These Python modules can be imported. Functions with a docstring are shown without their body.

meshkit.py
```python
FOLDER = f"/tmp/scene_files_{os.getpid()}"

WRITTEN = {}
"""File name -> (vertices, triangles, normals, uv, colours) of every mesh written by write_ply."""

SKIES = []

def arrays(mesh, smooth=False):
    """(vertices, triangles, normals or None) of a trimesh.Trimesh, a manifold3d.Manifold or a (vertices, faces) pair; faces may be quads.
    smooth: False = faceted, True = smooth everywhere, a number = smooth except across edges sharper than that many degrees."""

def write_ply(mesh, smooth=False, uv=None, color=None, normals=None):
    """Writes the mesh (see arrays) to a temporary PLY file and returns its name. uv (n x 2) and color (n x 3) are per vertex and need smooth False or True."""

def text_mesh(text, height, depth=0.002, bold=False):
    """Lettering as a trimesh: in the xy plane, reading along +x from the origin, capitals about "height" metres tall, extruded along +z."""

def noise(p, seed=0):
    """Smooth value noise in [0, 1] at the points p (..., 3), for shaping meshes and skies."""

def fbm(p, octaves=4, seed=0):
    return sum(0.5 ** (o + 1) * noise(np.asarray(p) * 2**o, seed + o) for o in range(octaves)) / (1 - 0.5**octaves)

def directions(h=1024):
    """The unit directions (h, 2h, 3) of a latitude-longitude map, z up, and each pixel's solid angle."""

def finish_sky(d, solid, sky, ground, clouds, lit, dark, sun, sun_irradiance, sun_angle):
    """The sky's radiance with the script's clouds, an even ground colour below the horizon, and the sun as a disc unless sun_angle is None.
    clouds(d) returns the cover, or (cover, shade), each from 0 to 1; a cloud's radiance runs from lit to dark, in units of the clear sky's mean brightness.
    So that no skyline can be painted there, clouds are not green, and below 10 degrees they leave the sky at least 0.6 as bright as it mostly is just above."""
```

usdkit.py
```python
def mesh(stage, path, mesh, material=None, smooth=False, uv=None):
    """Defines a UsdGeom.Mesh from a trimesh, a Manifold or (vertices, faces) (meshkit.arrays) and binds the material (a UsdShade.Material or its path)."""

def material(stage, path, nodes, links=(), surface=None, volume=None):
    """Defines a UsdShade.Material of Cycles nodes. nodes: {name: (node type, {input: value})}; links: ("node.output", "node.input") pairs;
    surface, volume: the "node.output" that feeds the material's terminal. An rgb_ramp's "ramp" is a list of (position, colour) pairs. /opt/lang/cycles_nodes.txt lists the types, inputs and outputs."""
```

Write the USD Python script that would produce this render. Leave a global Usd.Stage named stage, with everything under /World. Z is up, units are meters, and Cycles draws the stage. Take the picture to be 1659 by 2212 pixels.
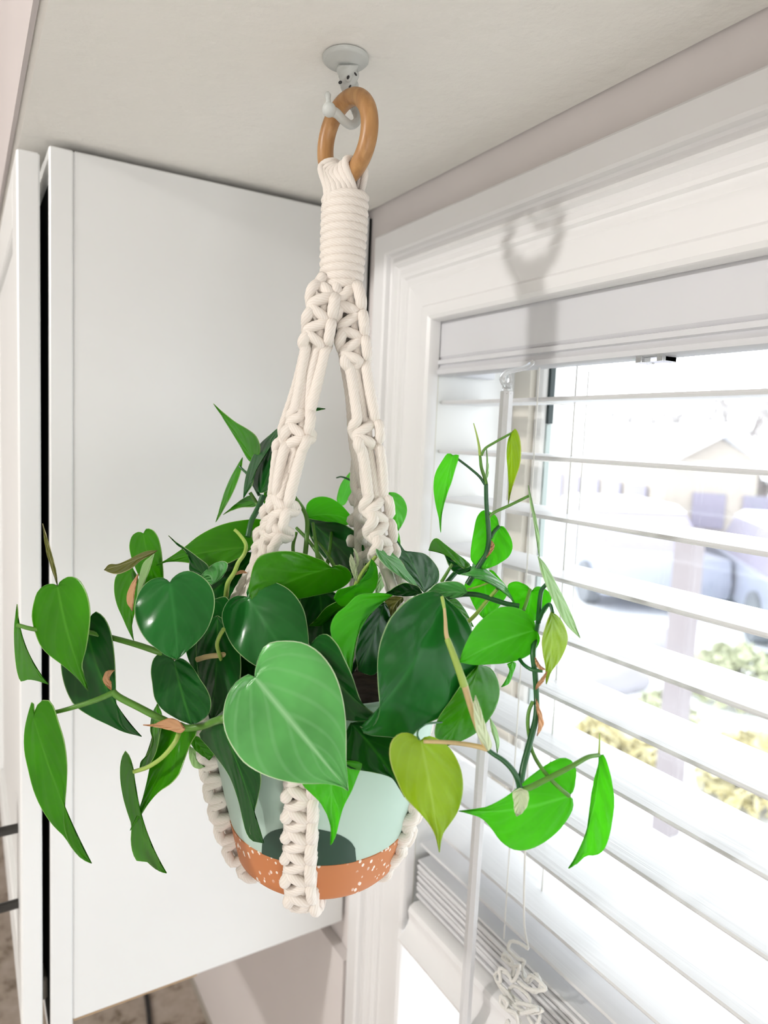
import math, random
import numpy as np
import trimesh
from pxr import Usd, UsdGeom, UsdLux, UsdShade, Sdf, Gf, Vt
import usdkit, meshkit

stage = Usd.Stage.CreateInMemory()
UsdGeom.SetStageUpAxis(stage, UsdGeom.Tokens.z)
UsdGeom.SetStageMetersPerUnit(stage, 1.0)
world = UsdGeom.Xform.Define(stage, '/World')
stage.SetDefaultPrim(world.GetPrim())
UsdGeom.Scope.Define(stage, '/World/Looks')

# ------------------------------------------------------------------ camera
# Room frame: x = 0 is the window wall (room on the -x side), y = 0 is the near side of the wall
# cabinet, z = 0 of the modelling frame is the cabinet's top; ZF lifts everything so the floor is z = 0.
ZF = 2.135
W_PX, H_PX = 1659.0, 2212.0
CAM = np.array([-0.36812, -0.61838, -0.22201])
FPX, PX, PY = 1469.44525, 759.15813, 1072.78922
ROT = np.array([[0.8682224382683587, -0.4947096210879912, 0.03810758870423628],     # right
                [-0.011943495311831042, -0.09761780132617807, -0.9951523088371844], # down
                [0.496031400652833, 0.8635584263193886, -0.0906625275357447]])      # forward
HAP = 24.0
cam = UsdGeom.Camera.Define(stage, '/World/camera')
m4 = Gf.Matrix4d(*[float(v) for v in (*ROT[0], 0, *(-ROT[1]), 0, *(-ROT[2]), 0, CAM[0], CAM[1], CAM[2] + ZF, 1)])
cam.AddTransformOp().Set(m4)
cam.CreateHorizontalApertureAttr(HAP)
cam.CreateVerticalApertureAttr(HAP * H_PX / W_PX)
cam.CreateFocalLengthAttr(HAP * FPX / W_PX)
cam.CreateHorizontalApertureOffsetAttr((W_PX / 2 - PX) / W_PX * HAP)
cam.CreateVerticalApertureOffsetAttr(-(H_PX / 2 - PY) / W_PX * HAP)
cam.CreateClippingRangeAttr(Gf.Vec2f(0.02, 500))
cam.CreateFStopAttr(6.0)
cam.CreateFocusDistanceAttr(0.41)
cam.CreateExposureAttr(0.06)

# ------------------------------------------------------------------ lights
def light(cls, name, pos, color, intensity, **kw):
    l = cls.Define(stage, '/World/' + name)
    l.CreateColorAttr(Gf.Vec3f(*color))
    l.CreateIntensityAttr(intensity)
    l.AddTranslateOp().Set(Gf.Vec3d(pos[0], pos[1], pos[2] + ZF))
    return l

sky = UsdLux.DomeLight.Define(stage, '/World/overcast_sky')          # bright winter overcast
sky.CreateColorAttr(Gf.Vec3f(0.95, 0.98, 1.0))
sky.CreateIntensityAttr(1.15)

sun = UsdLux.DistantLight.Define(stage, '/World/veiled_sun')         # low sun behind thin cloud, over the roof towards the garden
sun.CreateColorAttr(Gf.Vec3f(1.0, 0.96, 0.9))
sun.CreateIntensityAttr(1.6)
sun.CreateAngleAttr(12.0)
sun.AddRotateXYZOp().Set(Gf.Vec3f(0, -52, 12))

# bulb of the ceiling fixture in the middle of the kitchen, just above the soffit's lower edge
lamp = light(UsdLux.SphereLight, 'ceiling_lamp', (-1.56, -0.17, 0.275), (1.0, 0.975, 0.95), 530.0)
lamp.CreateRadiusAttr(0.04)

# added fill lights, out of view at the left wall and behind the camera
def fill_light(name, pos, rot, wd, ht, inten):
    l = light(UsdLux.RectLight, name, pos, (0.97, 0.98, 1.0), inten)
    l.CreateWidthAttr(wd)
    l.CreateHeightAttr(ht)
    l.AddRotateXYZOp().Set(Gf.Vec3f(*rot))
fill_light('left_fill_light', (-3.18, -0.9, -1.0), (0, -90, 0), 1.5, 1.9, 0.3)
fill_light('rear_fill_light', (-1.4, -3.57, -1.5), (90, 0, 0), 2.0, 1.2, 4.0)

# ------------------------------------------------------------------ helpers
def cam_dir(u, v):
    return ROT.T @ np.array([(u - PX) / FPX, (v - PY) / FPX, 1.0])

def at(u, v, d):
    """point at the distance d (metres along the view axis) on the sight line of the photo's point u, v"""
    return CAM + cam_dir(u, v) * d

used = {}
def numbered(parent, name):
    k = (parent, name)
    n = used.get(k, 0)
    used[k] = n + 1
    return name if n == 0 else '%s_%03d' % (name, n)

ORIGIN = {}
def tag(prim, label=None, cat=None, group=None, kind=None):
    for k, v in (('label', label), ('category', cat), ('group', group), ('kind', kind)):
        if v:
            prim.SetCustomDataByKey(k, v)
    return prim

def thing(name, base, label=None, cat=None, group=None, kind=None, parent=None):
    par = '/World' if parent is None else str(parent.GetPath())
    x = UsdGeom.Xform.Define(stage, par + '/' + numbered(par, name))
    o = np.array(base, float)
    po = ORIGIN.get(par, np.array([0, 0, -ZF]))
    x.AddTranslateOp().Set(Gf.Vec3d(*[float(v) for v in (o - po)]))
    ORIGIN[str(x.GetPath())] = o
    return tag(x.GetPrim(), label, cat, group, kind)

def obj(name, mesh, mat, parent=None, smooth=35, uv=None, label=None, cat=None, group=None, kind=None):
    par = '/World' if parent is None else str(parent.GetPath())
    path = par + '/' + numbered(par, name)
    o = ORIGIN.get(par, np.array([0, 0, -ZF]))
    if isinstance(mesh, list):
        mesh = trimesh.util.concatenate(mesh)
    v, f = (mesh if isinstance(mesh, tuple) else (np.array(mesh.vertices), np.array(mesh.faces)))
    m = usdkit.mesh(stage, path, (np.asarray(v, float) - o, f), mat, smooth=smooth, uv=uv)
    return tag(m.GetPrim(), label, cat, group, kind)

def box(x0, x1, y0, y1, z0, z1, bev=0.0):
    lo, hi = np.array([min(x0, x1), min(y0, y1), min(z0, z1)]), np.array([max(x0, x1), max(y0, y1), max(z0, z1)])
    if bev <= 0:
        b = trimesh.creation.box(extents=hi - lo)
        b.apply_translation((lo + hi) / 2)
        return b
    bev = min(bev, 0.45 * (hi - lo).min())
    pts = []
    for sx in (0, 1):
        for sy in (0, 1):
            for sz in (0, 1):
                c = np.where([sx, sy, sz], hi, lo)
                s = np.where([sx, sy, sz], -1, 1)
                for k in range(3):
                    q = c + s * bev
                    q[k] = c[k]
                    pts.append(q)
    return trimesh.convex.convex_hull(np.array(pts))

def extrude_y(profile, y0, y1, y0off=None, y1off=None):
    """closed outline of (x, z) swept along y; the offsets shear the ends (mitres)"""
    pr = np.array(profile, float)
    n = len(pr)
    a = np.column_stack([pr[:, 0], np.full(n, y0) + (0 if y0off is None else np.array(y0off)), pr[:, 1]])
    b = np.column_stack([pr[:, 0], np.full(n, y1) + (0 if y1off is None else np.array(y1off)), pr[:, 1]])
    return loft([a, b])

def loft(rings, cap=True):
    n = len(rings[0])
    v = np.vstack(rings)
    f = []
    for k in range(len(rings) - 1):
        for i in range(n):
            j = (i + 1) % n
            f += [[k * n + i, k * n + j, (k + 1) * n + j], [k * n + i, (k + 1) * n + j, (k + 1) * n + i]]
    if cap:
        from shapely.geometry import Polygon
        for k, flip in ((0, True), (len(rings) - 1, False)):
            r = np.asarray(rings[k], float)
            c = r.mean(0)
            uu, ss, vt = np.linalg.svd(r - c)
            p2 = (r - c) @ vt[:2].T
            try:
                t = mapbox(p2)
            except Exception:
                t = [[0, i, i + 1] for i in range(1, n - 1)]
            f += [[k * n + a for a in tri] for tri in t]
    m = trimesh.Trimesh(v, np.array(f), process=False)
    trimesh.repair.fix_normals(m)
    return m

def mapbox(p2):
    from mapbox_earcut import triangulate_float64
    return triangulate_float64(np.ascontiguousarray(p2), np.array([len(p2)], np.uint32)).reshape(-1, 3).tolist()

def lathe(profile, center, sections=64):
    """profile: list of (radius, z)"""
    m = trimesh.creation.revolve(np.array(profile, float), sections=sections)
    m.apply_translation(center)
    return m

def spline(pts, n, closed=False):
    """centripetal Catmull-Rom through pts, n points evenly spaced along it"""
    p = np.array(pts, float)
    if len(p) == 2:
        return p[0] + (p[1] - p[0]) * np.linspace(0, 1, n)[:, None]
    e = np.vstack([2 * p[0] - p[1], p, 2 * p[-1] - p[-2]])
    out = []
    for i in range(1, len(e) - 2):
        p0, p1, p2, p3 = e[i - 1:i + 3]
        t0 = 0.0
        t1 = t0 + max(np.linalg.norm(p1 - p0), 1e-9) ** 0.5
        t2 = t1 + max(np.linalg.norm(p2 - p1), 1e-9) ** 0.5
        t3 = t2 + max(np.linalg.norm(p3 - p2), 1e-9) ** 0.5
        for t in np.linspace(t1, t2, 14, endpoint=False):
            a1 = (t1 - t) / (t1 - t0) * p0 + (t - t0) / (t1 - t0) * p1
            a2 = (t2 - t) / (t2 - t1) * p1 + (t - t1) / (t2 - t1) * p2
            a3 = (t3 - t) / (t3 - t2) * p2 + (t - t2) / (t3 - t2) * p3
            b1 = (t2 - t) / (t2 - t0) * a1 + (t - t0) / (t2 - t0) * a2
            b2 = (t3 - t) / (t3 - t1) * a2 + (t - t1) / (t3 - t1) * a3
            out.append((t2 - t) / (t2 - t1) * b1 + (t - t1) / (t2 - t1) * b2)
    out.append(p[-1])
    out = np.array(out)
    s = np.r_[0, np.cumsum(np.linalg.norm(np.diff(out, axis=0), axis=1))]
    x = np.linspace(0, s[-1], n)
    return np.column_stack([np.interp(x, s, out[:, k]) for k in range(p.shape[1])])

def frames(p):
    t = np.gradient(p, axis=0)
    t /= np.maximum(np.linalg.norm(t, axis=1, keepdims=True), 1e-12)
    n = np.zeros_like(p)
    a = np.array([0.31, 0.77, 0.55])
    n[0] = np.cross(t[0], a)
    n[0] /= np.linalg.norm(n[0])
    for i in range(1, len(p)):
        q = n[i - 1] - t[i] * (n[i - 1] @ t[i])
        l = np.linalg.norm(q)
        n[i] = q / l if l > 1e-9 else n[i - 1]
    return t, n, np.cross(t, n)

def tube(p, r, sides=10, lobes=0, turn=0.0, lobe_amp=0.0, uvs=False):
    """round tube along the points p with the radius r (number or list); lobes twist it like plied cord"""
    p = np.asarray(p, float)
    r = np.broadcast_to(np.asarray(r, float), (len(p),))
    t, n, b = frames(p)
    s = np.r_[0, np.cumsum(np.linalg.norm(np.diff(p, axis=0), axis=1))]
    th = np.linspace(0, 2 * np.pi, sides, endpoint=False)
    rings = []
    for i in range(len(p)):
        rr = r[i] * (1 + (lobe_amp * np.cos(lobes * (th - turn * s[i])) if lobes else 0))
        rings.append(p[i] + np.outer(np.cos(th) * rr, n[i]) + np.outer(np.sin(th) * rr, b[i]))
    k = len(p)
    v = np.vstack(rings + [p[:1], p[-1:]])
    i, j = np.meshgrid(np.arange(k - 1), np.arange(sides), indexing='ij')
    a, c = i * sides + j, i * sides + (j + 1) % sides
    f = np.vstack([np.stack([a, c, c + sides], -1).reshape(-1, 3), np.stack([a, c + sides, a + sides], -1).reshape(-1, 3)])
    e = np.arange(sides)
    e2 = (e + 1) % sides
    f = np.vstack([f, np.stack([np.full(sides, k * sides), e2, e], -1), np.stack([np.full(sides, k * sides + 1), (k - 1) * sides + e, (k - 1) * sides + e2], -1)])
    m = trimesh.Trimesh(v, f, process=False)
    if uvs:
        uv = np.vstack([np.column_stack([np.broadcast_to(th / (2 * np.pi), (k, sides)).ravel(), np.repeat(s / (2 * np.pi * r.mean()), sides)]), [[0, 0], [0, 0]]])
        return m, uv
    return m

def join_uv(items):
    ms, us = zip(*items)
    return trimesh.util.concatenate(list(ms)), np.vstack(us)

# ------------------------------------------------------------------ materials
LK = '/World/Looks/'
def paint(name, color, rough=0.5, bump=0.0, scale=60.0, spec=0.5, var=0.04, var_scale=3.0, coat=0.0):
    c = np.array(color)
    nodes = {'g': ('texture_coordinate', {}),
             'n': ('noise_texture', {'scale': var_scale, 'detail': 4.0}),
             'r': ('rgb_ramp', {'ramp': [(0.3, tuple(c * (1 - var))), (0.7, tuple(np.minimum(c * (1 + var), 1)))]}),
             'p': ('principled_bsdf', {'roughness': rough, 'specular_ior_level': spec, 'coat_weight': coat})}
    links = [('g.object', 'n.vector'), ('n.fac', 'r.fac'), ('r.color', 'p.base_color')]
    if bump:
        nodes['b2'] = ('noise_texture', {'scale': scale, 'detail': 5.0})
        nodes['bm'] = ('bump', {'strength': bump, 'distance': 0.002})
        links += [('g.object', 'b2.vector'), ('b2.fac', 'bm.height'), ('bm.normal', 'p.normal')]
    return usdkit.material(stage, LK + name, nodes, links, surface='p.BSDF')

M = {}
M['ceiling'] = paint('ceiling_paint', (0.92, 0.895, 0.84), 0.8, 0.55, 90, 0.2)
M['wall'] = paint('wall_paint', (0.82, 0.77, 0.75), 0.7, 0.15, 80, 0.3)
M['floor'] = paint('floor_tile', (0.84, 0.82, 0.78), 0.5, 0.1, 20)
M['cabinet'] = paint('cabinet_paint', (0.86, 0.865, 0.85), 0.38, 0.05, 40, 0.5, 0.02, 2.0)
M['raw_edge'] = paint('raw_board', (0.55, 0.38, 0.22), 0.7)
M['gap'] = paint('painted_gap_shade', (0.012, 0.014, 0.013), 0.9, 0, 60, 0.1)  # near-black paint standing in for shade in the cabinet gaps
M['trim'] = paint('trim_gloss', (0.86, 0.85, 0.845), 0.32, 0.05, 30, 0.5, 0.015)
M['valance'] = paint('valance_white', (0.70, 0.70, 0.725), 0.4)
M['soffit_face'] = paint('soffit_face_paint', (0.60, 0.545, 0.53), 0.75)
M['jamb'] = paint('jamb_paint', (0.86, 0.86, 0.84), 0.4)
M['caulk'] = paint('old_caulk', (0.55, 0.52, 0.36), 0.6)
M['vinyl'] = paint('window_vinyl', (0.84, 0.83, 0.80), 0.35)
M['cream'] = paint('cream_vinyl', (0.74, 0.69, 0.60), 0.4)
M['gasket'] = paint('gasket_rubber', (0.010, 0.025, 0.025), 0.5)
M['bead'] = paint('glazing_bead_grey', (0.40, 0.46, 0.44), 0.5)
M['cord_white'] = paint('lift_cord_white', (0.80, 0.79, 0.75), 0.8)
M['black'] = paint('black_metal', (0.03, 0.028, 0.025), 0.35)
M['rubber'] = paint('black_rubber', (0.015, 0.014, 0.014), 0.5)
M['hook'] = paint('hook_enamel', (0.58, 0.60, 0.57), 0.4, 0.2, 200)
M['chip'] = paint('hook_chip', (0.03, 0.03, 0.03), 0.5)
M['hinge'] = paint('hinge_metal', (0.45, 0.42, 0.36), 0.3)
M['soil'] = paint('potting_soil', (0.03, 0.02, 0.014), 0.95, 0.9, 150, 0.2, 0.5, 90)
M['pot'] = paint('mint_glaze', (0.50, 0.66, 0.57), 0.42, 0.08, 120, 0.4, 0.03, 12)
M['arch'] = paint('arch_green', (0.018, 0.060, 0.038), 0.45)
M['sheath'] = paint('dry_sheath', (0.60, 0.30, 0.13), 0.7, 0.3, 300, 0.2, 0.35, 80)

# slat: white faux wood with embossed grain along its length
usdkit.material(stage, LK + 'slat_white', {
    'g': ('texture_coordinate', {}), 'mp': ('mapping', {'scale': (60.0, 3.0, 60.0)}),
    'n': ('noise_texture', {'scale': 1.6, 'detail': 3.0, 'distortion': 1.2}),
    'bm': ('bump', {'strength': 0.35, 'distance': 0.0012}),
    'p': ('principled_bsdf', {'base_color': (0.72, 0.72, 0.73), 'roughness': 0.4})},
    [('g.object', 'mp.vector'), ('mp.vector', 'n.vector'), ('n.fac', 'bm.height'), ('bm.normal', 'p.normal')], surface='p.BSDF')
M['slat'] = UsdShade.Material.Get(stage, LK + 'slat_white')

# clear window glass: see-through with a fresnel reflection
usdkit.material(stage, LK + 'window_glass', {
    'ge': ('geometry', {}), 'io': ('mix_float', {'a': 1.45, 'b': 0.69}), 'f': ('fresnel', {}), 't': ('transparent_bsdf', {'color': (0.98, 0.99, 0.99)}),
    'gl': ('glossy_bsdf', {'roughness': 0.0, 'color': (1.0, 1.0, 1.0)}), 'x': ('mix_closure', {})},
    [('ge.backfacing', 'io.fac'), ('io.result', 'f.IOR'), ('f.fac', 'x.fac'), ('t.BSDF', 'x.closure1'), ('gl.BSDF', 'x.closure2')], surface='x.closure')
M['glass'] = UsdShade.Material.Get(stage, LK + 'window_glass')

# clear plastic of the wand hook
usdkit.material(stage, LK + 'clear_plastic', {'p': ('principled_bsdf', {'base_color': (0.95, 0.96, 0.96), 'roughness': 0.12, 'transmission_weight': 0.75, 'ior': 1.45})}, [], surface='p.BSDF')
M['clear'] = UsdShade.Material.Get(stage, LK + 'clear_plastic')

# ring: warm beech
usdkit.material(stage, LK + 'ring_wood', {
    'g': ('texture_coordinate', {}), 'mp': ('mapping', {'scale': (160.0, 160.0, 26.0)}),
    'n': ('noise_texture', {'scale': 1.5, 'detail': 4.0}),
    'r': ('rgb_ramp', {'ramp': [(0.3, (0.36, 0.17, 0.055)), (0.7, (0.53, 0.29, 0.11))]}),
    'p': ('principled_bsdf', {'roughness': 0.38})},
    [('g.object', 'mp.vector'), ('mp.vector', 'n.vector'), ('n.fac', 'r.fac'), ('r.color', 'p.base_color')], surface='p.BSDF')
M['ring'] = UsdShade.Material.Get(stage, LK + 'ring_wood')

# cotton cord: twisted fine fibres
usdkit.material(stage, LK + 'cotton_cord', {
    'u': ('texture_coordinate', {}), 'mp': ('mapping', {'rotation': (0.0, 0.0, 0.6), 'scale': (1.0, 1.0, 1.0)}),
    'w': ('wave_texture', {'scale': 4.5, 'distortion': 2.0, 'detail': 2.0, 'detail_scale': 2.0}),
    'bm': ('bump', {'strength': 0.11, 'distance': 0.0004}),
    'r': ('rgb_ramp', {'ramp': [(0.0, (0.80, 0.73, 0.65)), (1.0, (0.87, 0.81, 0.745))]}),
    'p': ('principled_bsdf', {'roughness': 0.9, 'specular_ior_level': 0.15, 'sheen_weight': 0.25})},
    [('u.UV', 'mp.vector'), ('mp.vector', 'w.vector'), ('w.fac', 'bm.height'), ('w.fac', 'r.fac'), ('r.color', 'p.base_color'), ('bm.normal', 'p.normal')], surface='p.BSDF')
M['cotton'] = UsdShade.Material.Get(stage, LK + 'cotton_cord')

# terracotta with white speckles
usdkit.material(stage, LK + 'speckled_terracotta', {
    'g': ('texture_coordinate', {}), 'mp': ('mapping', {'scale': (1.0, 1.0, 0.7)}),
    'v': ('voronoi_texture', {'scale': 270.0, 'randomness': 1.0}),
    'r': ('rgb_ramp', {'ramp': [(0.0, (0.9, 0.82, 0.76)), (0.24, (0.9, 0.80, 0.72)), (0.29, (0.56, 0.205, 0.075)), (1.0, (0.56, 0.205, 0.075))]}),
    'n': ('noise_texture', {'scale': 38.0, 'detail': 1.0}),
    'q': ('rgb_ramp', {'ramp': [(0.46, (0, 0, 0)), (0.52, (1, 1, 1))]}),
    'm': ('mix_color', {'a': (0.56, 0.205, 0.075)}),
    'p': ('principled_bsdf', {'roughness': 0.55})},
    [('g.object', 'mp.vector'), ('mp.vector', 'v.vector'), ('v.distance', 'r.fac'), ('g.object', 'n.vector'), ('n.fac', 'q.fac'), ('q.color', 'm.fac'), ('r.color', 'm.b'), ('m.result', 'p.base_color')], surface='p.BSDF')
M['terracotta'] = UsdShade.Material.Get(stage, LK + 'speckled_terracotta')

# brown speckled worktop
usdkit.material(stage, LK + 'worktop_stone', {
    'g': ('texture_coordinate', {}), 'n': ('noise_texture', {'scale': 34.0, 'detail': 6.0, 'roughness': 0.65}),
    'r': ('rgb_ramp', {'ramp': [(0.32, (0.12, 0.09, 0.055)), (0.45, (0.40, 0.335, 0.27)), (0.7, (0.52, 0.46, 0.40))]}),
    'p': ('principled_bsdf', {'roughness': 0.45})},
    [('g.object', 'n.vector'), ('n.fac', 'r.fac'), ('r.color', 'p.base_color')], surface='p.BSDF')
M['worktop'] = UsdShade.Material.Get(stage, LK + 'worktop_stone')

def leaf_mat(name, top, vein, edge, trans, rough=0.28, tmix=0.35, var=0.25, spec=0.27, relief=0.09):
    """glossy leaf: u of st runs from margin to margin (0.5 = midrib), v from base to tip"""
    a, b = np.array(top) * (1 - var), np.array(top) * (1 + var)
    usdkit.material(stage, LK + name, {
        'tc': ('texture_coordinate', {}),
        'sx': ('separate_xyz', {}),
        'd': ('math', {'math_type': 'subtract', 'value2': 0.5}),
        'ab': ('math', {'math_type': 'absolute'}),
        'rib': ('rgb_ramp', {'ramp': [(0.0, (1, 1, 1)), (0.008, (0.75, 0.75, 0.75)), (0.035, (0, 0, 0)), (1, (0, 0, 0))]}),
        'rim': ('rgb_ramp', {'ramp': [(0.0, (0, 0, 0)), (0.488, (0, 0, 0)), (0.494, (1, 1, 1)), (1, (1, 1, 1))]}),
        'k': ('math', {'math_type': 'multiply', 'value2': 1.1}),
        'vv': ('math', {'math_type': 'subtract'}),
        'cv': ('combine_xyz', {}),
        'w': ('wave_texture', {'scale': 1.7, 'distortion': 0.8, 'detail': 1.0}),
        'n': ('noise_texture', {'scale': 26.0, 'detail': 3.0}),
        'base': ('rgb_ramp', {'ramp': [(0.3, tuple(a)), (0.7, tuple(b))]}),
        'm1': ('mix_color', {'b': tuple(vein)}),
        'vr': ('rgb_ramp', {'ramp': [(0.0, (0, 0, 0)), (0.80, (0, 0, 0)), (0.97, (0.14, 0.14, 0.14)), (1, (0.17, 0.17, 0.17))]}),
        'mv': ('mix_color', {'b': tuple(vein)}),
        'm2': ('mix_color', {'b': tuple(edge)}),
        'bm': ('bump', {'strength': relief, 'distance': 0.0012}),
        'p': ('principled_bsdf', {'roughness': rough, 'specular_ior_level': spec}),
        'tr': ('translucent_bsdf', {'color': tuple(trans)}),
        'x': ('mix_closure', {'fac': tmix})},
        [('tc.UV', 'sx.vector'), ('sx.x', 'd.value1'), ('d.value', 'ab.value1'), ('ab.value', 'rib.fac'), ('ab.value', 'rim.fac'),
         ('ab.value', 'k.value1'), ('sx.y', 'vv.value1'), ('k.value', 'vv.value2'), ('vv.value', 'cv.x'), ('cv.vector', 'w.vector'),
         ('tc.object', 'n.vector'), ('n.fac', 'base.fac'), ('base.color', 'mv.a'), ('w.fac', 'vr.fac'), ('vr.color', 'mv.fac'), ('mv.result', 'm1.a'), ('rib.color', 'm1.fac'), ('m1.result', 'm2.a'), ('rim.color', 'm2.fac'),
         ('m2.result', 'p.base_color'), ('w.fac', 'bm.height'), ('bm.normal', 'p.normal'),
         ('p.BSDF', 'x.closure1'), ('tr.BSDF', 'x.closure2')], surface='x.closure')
    return UsdShade.Material.Get(stage, LK + name)

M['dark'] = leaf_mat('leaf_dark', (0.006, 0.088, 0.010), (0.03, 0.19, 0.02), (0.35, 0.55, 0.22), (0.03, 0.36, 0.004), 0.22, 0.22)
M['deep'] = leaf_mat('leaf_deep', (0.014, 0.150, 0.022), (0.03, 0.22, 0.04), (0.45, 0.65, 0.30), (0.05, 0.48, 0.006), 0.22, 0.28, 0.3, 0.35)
M['mid'] = leaf_mat('leaf_mid', (0.046, 0.250, 0.003), (0.09, 0.35, 0.02), (0.40, 0.60, 0.20), (0.18, 0.66, 0.003), 0.24, 0.36)
M['bright'] = leaf_mat('leaf_bright', (0.085, 0.44, 0.018), (0.20, 0.62, 0.10), (0.16, 0.45, 0.08), (0.32, 1.0, 0.04), 0.30, 0.55)
M['sage'] = leaf_mat('leaf_sage', (0.11, 0.42, 0.10), (0.34, 0.66, 0.32), (0.70, 0.85, 0.55), (0.14, 0.65, 0.06), 0.24, 0.22, 0.3, 0.5, 0.22)
M['lime'] = leaf_mat('leaf_lime', (0.34, 0.50, 0.010), (0.50, 0.68, 0.08), (0.62, 0.62, 0.20), (0.60, 0.85, 0.015), 0.30, 0.42)
M['olive'] = leaf_mat('leaf_olive', (0.13, 0.14, 0.02), (0.45, 0.45, 0.25), (0.6, 0.55, 0.3), (0.2, 0.25, 0.02), 0.4, 0.25)
M['pale'] = leaf_mat('leaf_pale', (0.45, 0.68, 0.32), (0.6, 0.78, 0.45), (0.6, 0.75, 0.45), (0.6, 0.85, 0.4), 0.4, 0.45)
M['cream_bract'] = leaf_mat('bract_cream', (0.80, 0.86, 0.62), (0.8, 0.86, 0.65), (0.8, 0.85, 0.6), (0.85, 0.95, 0.65), 0.4, 0.4, 0.08)
M['peach_bract'] = leaf_mat('bract_peach', (0.84, 0.50, 0.27), (0.85, 0.58, 0.35), (0.6, 0.3, 0.12), (0.85, 0.5, 0.25), 0.6, 0.3, 0.15)
M['stem_green'] = paint('stem_green', (0.10, 0.26, 0.03), 0.4, 0, 60, 0.5, 0.2, 30)
M['stem_dark'] = paint('stem_dark', (0.015, 0.10, 0.025), 0.35, 0, 60, 0.5, 0.2, 30)
M['stem_light'] = paint('stem_light', (0.33, 0.47, 0.09), 0.4, 0, 60, 0.5, 0.15, 30)
M['stem_tan'] = paint('stem_tan', (0.56, 0.42, 0.20), 0.45, 0, 60, 0.5, 0.2, 40)

# ------------------------------------------------------------------ room shell
ST = 'structure'
ZC = 0.0062                    # soffit underside above the cabinet top
OY0, OY1, OZ0, OZ1 = -0.1195, -1.28, -1.08, -0.112     # window opening in the wall
obj('floor', box(-3.3, 0.14, -3.7, 2.4, -2.185, -2.135), M['floor'], kind=ST)
obj('wall_right', [box(0, 0.11, OY0, 2.4, -2.135, 0.32), box(0, 0.11, -3.7, OY1, -2.135, 0.32),
                   box(0, 0.11, OY1, OY0, OZ1, 0.32), box(0, 0.11, OY1, OY0, -2.135, OZ0)], M['wall'], kind=ST)
obj('wall_left', box(-3.3, -3.2, -3.7, 2.4, -2.135, 0.32), M['wall'], kind=ST)
obj('wall_front', box(-3.2, 0, -3.7, -3.6, -2.135, 0.32), M['wall'], kind=ST)
obj('wall_back', box(-3.2, 0, 2.3, 2.4, -2.135, 0.32), M['wall'], kind=ST)
obj('ceiling', box(-3.3, 0.11, -3.7, 2.4, 0.32, 0.37), M['ceiling'], kind=ST)
sof = box(-0.3285, 0.0, -3.6, 2.3, ZC, 0.32, 0.004)
obj('ceiling_soffit', sof, M['ceiling'], kind=ST)
obj('trim_3', box(-0.3315, -0.3285, -3.6, 2.3, ZC + .0015, 0.32), M['soffit_face'], kind=ST)

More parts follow.
